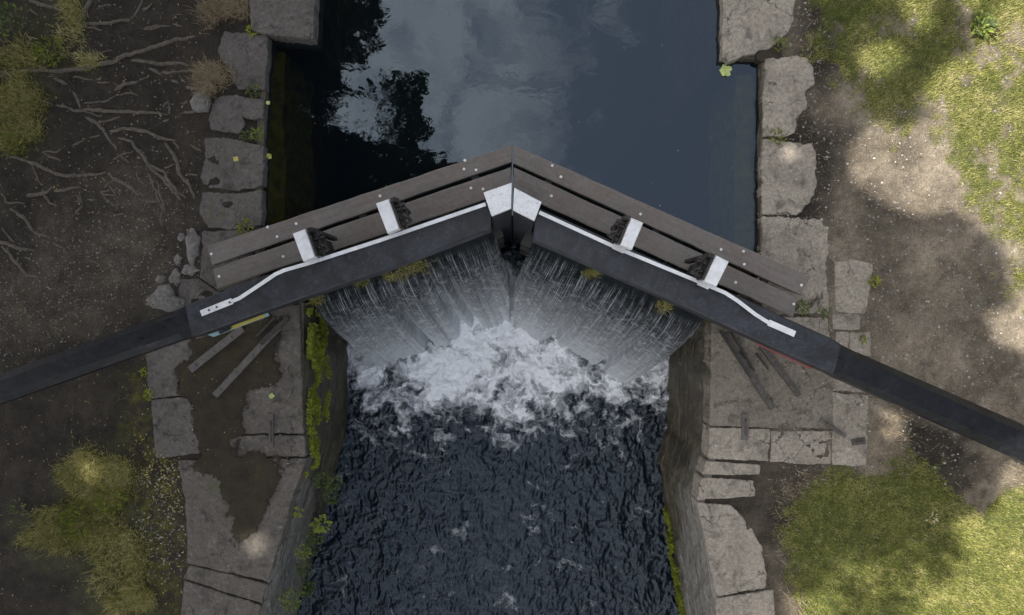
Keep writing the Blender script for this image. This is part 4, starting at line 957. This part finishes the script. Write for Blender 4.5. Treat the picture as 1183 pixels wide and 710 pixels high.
weed(345, 590, 7, 26, 'small lime plant on the rim of the left wall', z=-.25, mat='mossleaf', t0=1.0, name='lobed_plant', cat='plant', group='plants rooted in the left wall', size=.05)

# pebbles and litter (stuff)
def pebbles(px, py, rmin, rmax, name, label, tintf=None, zadd=0):
    n = len(px); xy = toxy(px, py); r = rmin+(rmax-rmin)*rng.uniform(0, 1, n)**3; z = gz(xy[:, 0], xy[:, 1])+zadd
    oct_ = np.array([(1, 0, 0), (.3, .9, 0), (-.8, .6, 0), (-.9, -.5, 0), (.1, -1, 0), (.8, -.6, 0), (.15, .1, .55), (0, 0, -.3)])
    an = rng.uniform(0, 6.28, n); c, s = np.cos(an), np.sin(an); jit = rng.uniform(.75, 1.25, (n, 8, 1))
    o = oct_[None]*jit*r[:, None, None]; ox = o[..., 0]*c[:, None]-o[..., 1]*s[:, None]; oy = (o[..., 0]*s[:, None]+o[..., 1]*c[:, None])*rng.uniform(.6, 1, n)[:, None]
    V = np.stack([ox+xy[:, 0, None], oy+xy[:, 1, None], o[..., 2]+z[:, None]+r[:, None]*.15], -1).reshape(-1, 3)
    f = np.array([(i, (i+1) % 6, 6) for i in range(6)]); F = (np.arange(n)[:, None, None]*8+f[None]).reshape(-1, 3)
    t = np.repeat(np.clip(rng.beta(2, 3, n) if tintf is None else tintf(n), 0, 1), 8)
    put(mk(name, V, F, MAT['pebble'], attrs={'tint': t}), label, 'gravel', kind='stuff')
def inb(px, py, m=.10): return sdf(toxy(px, py), basin) > m
px = rng.uniform(905, 1230, 15000); py = rng.uniform(-20, 560, 15000); k = (rng.uniform(0, 1, 15000) < (1-grassR(px, py))*.75) & inb(px, py, .3)
pebbles(px[k], py[k], .0025, .017, 'gravel', 'pale fine gravel on the right towpath', lambda n: rng.beta(1.6, 1.9, n))
px = rng.uniform(-30, 232, 16000); py = rng.uniform(0, 440, 16000)
k = rng.uniform(0, 1, 16000) < .13+.8*blobs(px, py, [(60, 250), (180, 190), (225, 300), (200, 360), (60, 415), (-40, 430), (-40, 330)], 70, 30, 5, 40)
pebbles(px[k], py[k], .002, .014, 'gravel', 'dark gravel between the roots and the left beam', lambda n: rng.beta(1.5, 3.4, n))
px = rng.uniform(150, 214, 1600); py = rng.uniform(520, 700, 1600); k = rng.uniform(0, 1, 1600) < blobs(px, py, [(165, 560), (205, 545), (210, 650), (160, 670)], 30)
pebbles(px[k], py[k], .003, .014, 'gravel', 'pale chippings beside the lower left apron', lambda n: rng.beta(3, 2, n))
def litter(px, py, smin, smax, label, t0, zf_=None):
    n = len(px); xy = toxy(px, py); z = gz(xy[:, 0], xy[:, 1])+.006 if zf_ is None else zf_; s = rng.uniform(smin, smax, n); an = rng.uniform(0, 6.28, n)
    sh = np.array([(-1, 0), (-.3, .5), (.5, .42), (1.1, 0), (.5, -.42), (-.3, -.5)]); c, s_ = np.cos(an), np.sin(an); x = sh[None, :, 0]*s[:, None]; y = sh[None, :, 1]*s[:, None]*rng.uniform(.4, 1, n)[:, None]
    V = np.stack([x*c[:, None]-y*s_[:, None]+xy[:, 0, None], x*s_[:, None]+y*c[:, None]+xy[:, 1, None], np.broadcast_to(np.asarray(z).reshape(-1, 1) if np.ndim(z) else z, x.shape)+rng.uniform(0, .012, x.shape)], -1).reshape(-1, 3)
    F = np.arange(n*6).reshape(n, 6)
    put(mk('leaf_litter', V, F, MAT['litter'], attrs={'tint': np.repeat(np.clip(rng.normal(t0, .25, n), 0, 1), 6)}), label, 'leaf litter', kind='stuff')
px = rng.uniform(155, 212, 1500); py = rng.uniform(500, 700, 1500); k = rng.uniform(0, 1, 1500) < np.maximum(blobs(px, py, [(170, 525), (205, 530), (208, 590), (180, 575)], 16), .10)
litter(px[k], py[k], .006, .018, 'yellow and brown leaves drifted beside the left apron', .6)
px = rng.uniform(0, 236, 900); py = rng.uniform(-10, 700, 900); litter(px, py, .005, .015, 'scattered fallen leaves on the left soil', .5)
px = rng.uniform(930, 1200, 260); py = rng.uniform(0, 560, 260); litter(px, py, .004, .012, 'scattered dry leaf scraps on the right bank', .75)
px = rng.uniform(215, 345, 60); py = rng.uniform(400, 540, 60); litter(px, py, .004, .011, 'leaf scraps on the left apron mud', .8, .034)
def big_leaf(px_, py_, z, size, mat, label, ang=0):
    c = Vector(P(px_, py_, z)); V = [c+Vector((0, 0, .004))]; n = 20
    for i in range(n):
        a = 2*math.pi*i/n+ang; r = size*(.84+.13*math.cos(5*(a-ang))+.07*math.sin(11*a))*(.8+.2*math.cos(a-ang)); V.append(c+Vector((math.cos(a)*r, math.sin(a)*r, .006*math.sin(3*a))))
    me = [[0, 1+i, 1+(i+1) % n] for i in range(n)]
    put(mk('fallen_leaf', [tuple(v) for v in V], me, MAT[mat], center=True), label, 'leaf', 'single fallen leaves')
big_leaf(837, 82, UP+.012, .10, 'limeleaf', 'big lime green leaf floating beneath the topmost right coping stone', .5)
big_leaf(272, 184, .018, .045, 'yleaf', 'yellow leaf lying on the broadest left coping stone', 1)
big_leaf(311, 181, UP+.012, .05, 'yleaf', 'brownish yellow leaf on the water edge at the left wall', 2)
big_leaf(310, 119, -.01, .035, 'limeleaf', 'pale leaf on the water edge higher up the left wall', 2)
big_leaf(313, 457, .03, .045, 'limeleaf', 'small lime leaf on the left apron above the narrow iron plate', 0)

# ------------------------------------------------------------------ trees, their roots and the crowns that shade the lock
RC = [[(90, 0), (160, 18), (235, 40)], [(310, 0), (285, 40), (255, 85)], [(95, 25), (130, 55)], [(285, 80), (330, 82), (400, 72), (455, 62)], [(275, 92), (320, 95), (352, 102)],
 [(-40, 262), (100, 240), (200, 238), (300, 228), (380, 208), (470, 180), (560, 148), (620, 128), (685, 125)], [(445, 205), (520, 210), (590, 215), (650, 225)], [(545, 242), (610, 238), (660, 240)],
 [(500, 228), (560, 262), (620, 292), (680, 310), (715, 330), (715, 365), (660, 382), (600, 387)], [(190, 358), (240, 370), (330, 378), (430, 376), (520, 382), (580, 386)], [(270, 385), (320, 420), (360, 455), (390, 490), (400, 520)],
 [(180, 260), (230, 290), (262, 330), (278, 375)], [(385, 305), (440, 285), (520, 252)], [(285, 352), (350, 345), (400, 320)], [(365, 445), (430, 438), (490, 445), (540, 470), (615, 480)], [(520, 435), (590, 452)],
 [(400, 465), (450, 485), (480, 520), (510, 560), (560, 590), (600, 640), (630, 690)], [(380, 548), (420, 522), (460, 515)], [(560, 485), (600, 540), (620, 590), (650, 640), (670, 690)], [(510, 570), (560, 610), (590, 650), (625, 690)],
 [(20, 530), (90, 545), (150, 575), (190, 595), (260, 600), (330, 595), (375, 582)], [(370, 585), (385, 610), (440, 635), (490, 680)], [(240, 497), (290, 472), (340, 458)], [(500, 585), (520, 630), (545, 665)], [(530, 615), (550, 665), (560, 700)],
 [(465, 585), (480, 625)], [(85, 665), (150, 655), (230, 645), (285, 635)], [(0, 655), (20, 690), (85, 690)], [(265, 662), (275, 700)], [(150, 665), (190, 700)], [(640, 340), (615, 375)], [(580, 340), (582, 400)], [(560, 575), (600, 560)],
 [(640, 490), (690, 520)], [(590, 480), (615, 505)], [(140, 520), (210, 550)], [(240, 262), (320, 272)], [(490, 100), (530, 88), (585, 86)], [(280, 185), (340, 182), (378, 165)], [(20, 150), (70, 190)], [(70, 130), (140, 165)], [(640, 595), (680, 600)],
 [(70, 320), (130, 340), (180, 352)], [(330, 20), (380, 10)], [(485, 35), (520, 0)], [(410, 530), (440, 560)], [(340, 600), (400, 680)]]
RC5 = [[(0, 45), (50, 65), (80, 95), (110, 135), (165, 155)], [(0, 115), (30, 150), (60, 195)], [(-20, 150), (50, 180), (110, 192)], [(-10, 165), (40, 215), (85, 265), (130, 272)], [(80, 15), (130, 5)], [(130, 0), (150, 35), (180, 48)], [(245, -10), (258, 45)],
 [(310, 0), (365, 22)], [(430, 0), (455, 22)], [(490, 0), (510, 30), (520, 50)], [(560, 0), (585, 30)], [(262, 208), (305, 225)], [(-20, 330), (20, 315)]]
TR = (-7.3, 3.1)
tree0 = empty('tree', (TR[0], TR[1], 0), 'leafy tree with grey roots spreading over the dark left bank, crown mirrored in water', 'tree', 'broadleaf trees over the left bank')
rl = [[(a/2.96, b/2.96) for a, b in q] for q in RC]+[[(a/2.729, 220+b/2.729) for a, b in q] for q in RC5]
rq = random.Random(77)
for k in range(38):          # fine rootlets forking off the traced ones
    base = rq.choice(rl[:60]); a_ = rq.choice(base); b_ = base[-1]; an = math.atan2(b_[1]-base[0][1], b_[0]-base[0][0])+rq.uniform(-.9, .9); ln = rq.uniform(10, 34)
    if not (0 < a_[0] < 225): continue
    p_ = [a_]
    for j in range(3): an += rq.uniform(-.4, .4); p_.append((min(232, p_[-1][0]+math.cos(an)*ln/3), p_[-1][1]+math.sin(an)*ln/3))
    rl.append(p_)
for i, q in enumerate(rl):
    pts = resample([P2(*p) for p in q], .03); n = len(pts); big = .026 if i in (5, 1) else (.020 if n > 16 else .012)
    rr = random.Random(i)
    ph = rr.uniform(0, 50); sx = (fbm(np.arange(n)*.22+ph, np.zeros(n), i, 4, .6)-.5)*.06; sy = (fbm(np.arange(n)*.22+ph, np.zeros(n)+9, i+7, 4, .6)-.5)*.06
    t = np.linspace(0, 1, n); rad = big*(.55+.5*np.sin(np.pi*np.clip(t*.75+.2, 0, 1)))*(.8+.4*fbm(np.arange(n)*.5+ph, np.zeros(n)+3, i+3, 2)); rad[-1] *= .35; rad[0] *= .6
    zz = gz(pts[:, 0]+sx, pts[:, 1]+sy)+rad*.15-rad*1.5*np.clip(fbm(np.arange(n)*.16+ph, np.zeros(n)+5, i+11, 2)-.55, 0, .4)*2.5-.012*(t > .93)-.012*(t < .05)
    MB().tube([(a+c, b+d, e) for (a, b), c, d, e in zip(pts, sx, sy, zz)], list(rad), 8, .8).build('root', MAT['bark'], tree0, smooth=True)

# sunlit places on the ground, as outlines: the crowns leave their gaps above these
LIT = [[(1085, -60), (1110, 10), (1125, 60), (1085, 75), (1060, 115), (1075, 135), (1118, 150), (1125, 190), (1112, 240), (1160, 290), (1165, 345), (1250, 360), (1260, -60)],
 [(980, 148), (1000, 128), (1040, 150), (1085, 130), (1130, 150), (1165, 225), (1130, 268), (1100, 240), (1070, 252), (1030, 238), (980, 205)],
 [(1135, 365), (1195, 345), (1250, 350), (1250, 420), (1150, 398)], [(1105, 600), (1150, 590), (1165, 530), (1260, 500), (1260, 780), (1085, 780), (1075, 700), (1110, 650)],
 [(900, 172), (915, 168), (928, 178), (922, 192), (905, 192)], [(284, 620), (300, 614), (313, 625), (306, 641), (288, 640)], [(98, 535), (112, 530), (122, 545), (115, 558), (100, 552)], [(905, 690), (960, 680), (960, 740), (905, 740)], [(1040, 0), (1075, -5), (1080, 30), (1055, 40)], [(985, 60), (1030, 45), (1050, 70), (1010, 90)], [(1020, 470), (1050, 480), (1045, 510), (1020, 505)]]
trees = [((-7.3, 3.1), tree0), ((-10.5, -2.5), empty('tree', (-10.5, -2.5, 0), 'broad leafy tree standing left of the frame that shades the gates', 'tree', 'broadleaf trees over the left bank')),
         ((-12.5, 7.5), empty('tree', (-12.5, 7.5, 0), 'farther leafy tree behind the rooted one upstream', 'tree', 'broadleaf trees over the left bank'))]
nleaf = 340000
gxr = rng.uniform(-11, 7.2, nleaf); gyr = rng.uniform(-5.5, 6.5, nleaf); hh_ = rng.uniform(8.6, 14.5, nleaf)
sd = np.array(SUN)/SUN.z
lx = gxr+sd[0]*hh_; ly = gyr+sd[1]*hh_
# clumpy crowns
cl = fbm(lx*.9+5, ly*.9+hh_*.6, 301, 4, .6); keep = cl > .44-.16*np.clip((3.5-gxr)/4, 0, 1)
gpx = gxr*100+591.5; gpy = 355-gyr*100; gp = np.stack([gpx, gpy], 1)
for q in LIT:
    wv = (fbm(gpx/22, gpy/22, 320, 4, .6)-.5)*36*min(1, (max(p[0] for p in q)-min(p[0] for p in q))/90)
    keep &= (sdf(gp, q)+wv > 3)
keep &= ~((gpx > 940) & (rng.uniform(0, 1, nleaf) < .5)) | False
# thin the right-hand fringe
keep &= ~((gpx > 940) & (gpy < 480) & (fbm(gpx/30, gpy/30, 330, 3) > .55))
keep &= ~((gpx > 890) & (gpy > 500) & (rng.uniform(0, 1, nleaf) < .45)); keep &= ~((gpx > 950) & (gpy < 110) & (rng.uniform(0, 1, nleaf) < .6))
# the crown outline as the still water mirrors it
s_ = (H-UP)/(H-UP+(hh_-UP)); rpx = 591.5+lx*s_*100*H/(H-UP); rpy = 355-ly*s_*100*H/(H-UP)
SKYP = [(372, -200), (372, -40), (400, 5), (436, 0), (446, 22), (438, 40), (450, 50), (425, 62), (402, 80), (400, 97), (428, 95), (440, 84), (470, 90), (488, 82), (492, 110), (484, 125), (497, 150), (478, 165), (496, 175), (520, 186), (600, 240), (1400, 240), (1400, -200)]
wv = (fbm(rpx/10, rpy/10, 340, 4, .62)-.5)*26
keep &= ~(sdf(np.stack([rpx, rpy], 1), SKYP)+wv < 0)
keep &= ~(((rpx-412)/16)**2+((rpy-90)/14)**2 < 1)
lx, ly, lz = lx[keep], ly[keep], hh_[keep]
# crown edge filler right where the water mirrors it
m_ = 110000; fr_px = rng.uniform(280, 525, m_); fr_py = rng.uniform(-60, 310, m_); fh = rng.uniform(8.8, 11.5, m_); s2 = (H-UP)/(H-UP+(fh-UP))
fx = (fr_px-591.5)/100*(H-UP)/H/s2; fy = (355-fr_py)/100*(H-UP)/H/s2
k2 = (sdf(np.stack([fr_px, fr_py], 1), SKYP)+(fbm(fr_px/10, fr_py/10, 340, 4, .62)-.5)*26 > 0) & (fbm(fr_px/13, fr_py/13, 350, 4, .6) > .40-.2*np.clip((470-fr_px)/60, 0, 1))
k2 &= ~(((fr_px-412)/16)**2+((fr_py-90)/14)**2 < 1)
for q in LIT:
    g0 = np.stack([(fx-sd[0]*fh)*100+591.5, 355-(fy-sd[1]*fh)*100], 1); k2 &= sdf(g0, q) > 4
lx = np.concatenate([lx, fx[k2]]); ly = np.concatenate([ly, fy[k2]]); lz = np.concatenate([lz, fh[k2]])
own = np.argmin([((lx-t[0][0])**2+(ly-t[0][1])**2) for t in trees], 0)
for ti, ((tx, ty), root) in enumerate(trees):
    sel = own == ti; n = int(sel.sum())
    if not n: continue
    c = np.column_stack([lx[sel], ly[sel], lz[sel]]); a = rng.normal(0, 1, (n, 3)); a[:, 2] *= .4; a /= np.linalg.norm(a, axis=1)[:, None]
    b = np.cross(a, rng.normal(0, 1, (n, 3))); b[:, 2] *= .6; b /= np.linalg.norm(b, axis=1)[:, None]; sz = rng.uniform(.055, .10, n)[:, None]
    V = np.stack([c-a*sz, c+b*sz*.55, c+a*sz, c-b*sz*.55], 1).reshape(-1, 3)
    mk('crown', V, np.arange(n*4).reshape(n, 4), MAT['crown'], root, attrs={'tint': np.repeat(rng.uniform(0, 1, n), 4)})
    tm = MB(); r0 = .42
    tm.tube([(tx, ty, -.2), (tx, ty, .15), (tx-.05, ty+.03, .8), (tx-.2, ty+.1, 3), (tx-.3, ty, 6), (tx-.2, ty, 9), (tx, ty, 12.5)], [r0*1.5, r0*1.15, r0*.85, r0*.75, r0*.6, r0*.4, .08], 14)
    rr = random.Random(ti); cand = [c[rr.randrange(n)] for _ in range(22)]
    for q in cand:
        z0 = rr.uniform(5.5, 8.6); st = Vector((tx-.25, ty, z0)); en = Vector(q); mid = st.lerp(en, .5)+Vector((0, 0, .9))
        if mid.z < 8.1 and mid.x > -5: mid.z = 8.3
        tm.tube([st, st.lerp(mid, .5)+Vector((0, 0, .3)), mid, mid.lerp(en, .5)+Vector((rr.uniform(-.2, .2), rr.uniform(-.2, .2), .1)), en], [.15, .11, .08, .045, .015], 7)
    tm.build('trunk', MAT['bark'], root, smooth=True)

# twigs scattered over the left soil
tw = MB()
for k in range(150):
    a0_, b0_ = random.uniform(-10, 225), random.uniform(0, 700)
    if sdf(toxy(np.array([a0_]), np.array([b0_])), basin)[0] < .9 and b0_ > 380: continue
    q = toxy(np.array([a0_]), np.array([b0_]))[0]; an = random.uniform(0, 3.14); ln = random.uniform(.02, .09)
    p3 = [(q[0]+math.cos(an+.25*j)*ln*j, q[1]+math.sin(an+.25*j)*ln*j, float(gz(q[0], q[1]))+.006) for j in (-1, 0, 1)]
    tw.tube(p3, [.0015, .003, .0012], 5)
put(tw.build('twigs', MAT['bark']), 'scattered thin twigs on the dark left soil', 'twigs', kind='stuff')
px = rng.uniform(330, 870, 34); py = rng.uniform(0, 250, 34); k = (sdf(toxy(px, py), basin) < -.3) & (py < 355-100*np.where(px < 591, lipL((px-591.5)/100), lipR((px-591.5)/100))-95)
litter(px[k], py[k], .004, .010, 'tiny leaf scraps floating on the upper water', .8, UP+.004)

# unseen trees added round the lock: dark sides for the rough water to mirror
for ti, (tx, ty, hgt, rad, lb) in enumerate([(12.5, -7, 13, 4.2, 'added leafy tree beyond the lawn on the right, lower end'), (14, 3, 14, 4.5, 'added leafy tree beyond the right lawn opposite the gates'), (-9.5, -10, 13, 4.6, 'added leafy tree on the left bank below the lock'),
        (7.5, -14, 12, 4.2, 'added leafy tree on the right bank below the lock'), (-8, 15, 13, 4.4, 'added leafy tree on the left bank far upstream'), (11, 14, 13, 4.2, 'added leafy tree on the right bank far upstream')]):
    root = empty('tree', (tx, ty, 0), lb, 'tree', 'unseen trees added round the lock'); n = 26000
    u3 = rng.normal(0, 1, (n, 3)); u3 /= np.linalg.norm(u3, axis=1)[:, None]; rr3 = rng.uniform(.55, 1, n)[:, None]
    c = u3*rr3*np.array([rad, rad, (hgt-1.5)/2])+np.array([tx, ty, 1.5+(hgt-1.5)/2])
    c += (np.stack([fbm(c[:, 0]*.8, c[:, 2]*.8, 400+ti, 3), fbm(c[:, 1]*.8, c[:, 2]*.8, 410+ti, 3), fbm(c[:, 0]*.8, c[:, 1]*.8, 420+ti, 3)], 1)-.5)*2.6
    c[:, 2] = np.maximum(c[:, 2], 1.2)
    c = c[fbm(c[:, 0]*1.1+c[:, 2], c[:, 1]*1.1-c[:, 2]*.7, 430+ti, 3) > .42]
    lim = .78*np.abs(H-c[:, 2])+.3; c = c[(c[:, 2] > H+.5) | (np.abs(c[:, 0]) > lim) | (np.abs(c[:, 1]) > lim*.62)]; n = len(c)
    a = rng.normal(0, 1, (n, 3)); a /= np.linalg.norm(a, axis=1)[:, None]; b = np.cross(a, rng.normal(0, 1, (n, 3))); b /= np.linalg.norm(b, axis=1)[:, None]; sz = rng.uniform(.14, .26, n)[:, None]
    V = np.stack([c-a*sz, c+b*sz*.6, c+a*sz, c-b*sz*.6], 1).reshape(-1, 3)
    mk('crown', V, np.arange(n*4).reshape(n, 4), MAT['crown'], root, attrs={'tint': np.repeat(rng.uniform(0, 1, n), 4)})
    tm = MB(); tm.tube([(tx, ty, -.2), (tx, ty, .3), (tx+.1, ty, 3), (tx, ty+.1, 7), (tx, ty, hgt*.9)], [.45, .34, .27, .18, .04], 12)
    for k in range(9):
        q = Vector(c[(k*977) % n]); st = Vector((tx, ty, 3+k*.6)); tm.tube([st, st.lerp(q, .5)+Vector((0, 0, .4)), q], [.12, .07, .02], 7)
    tm.build('trunk', MAT['bark'], root, smooth=True)
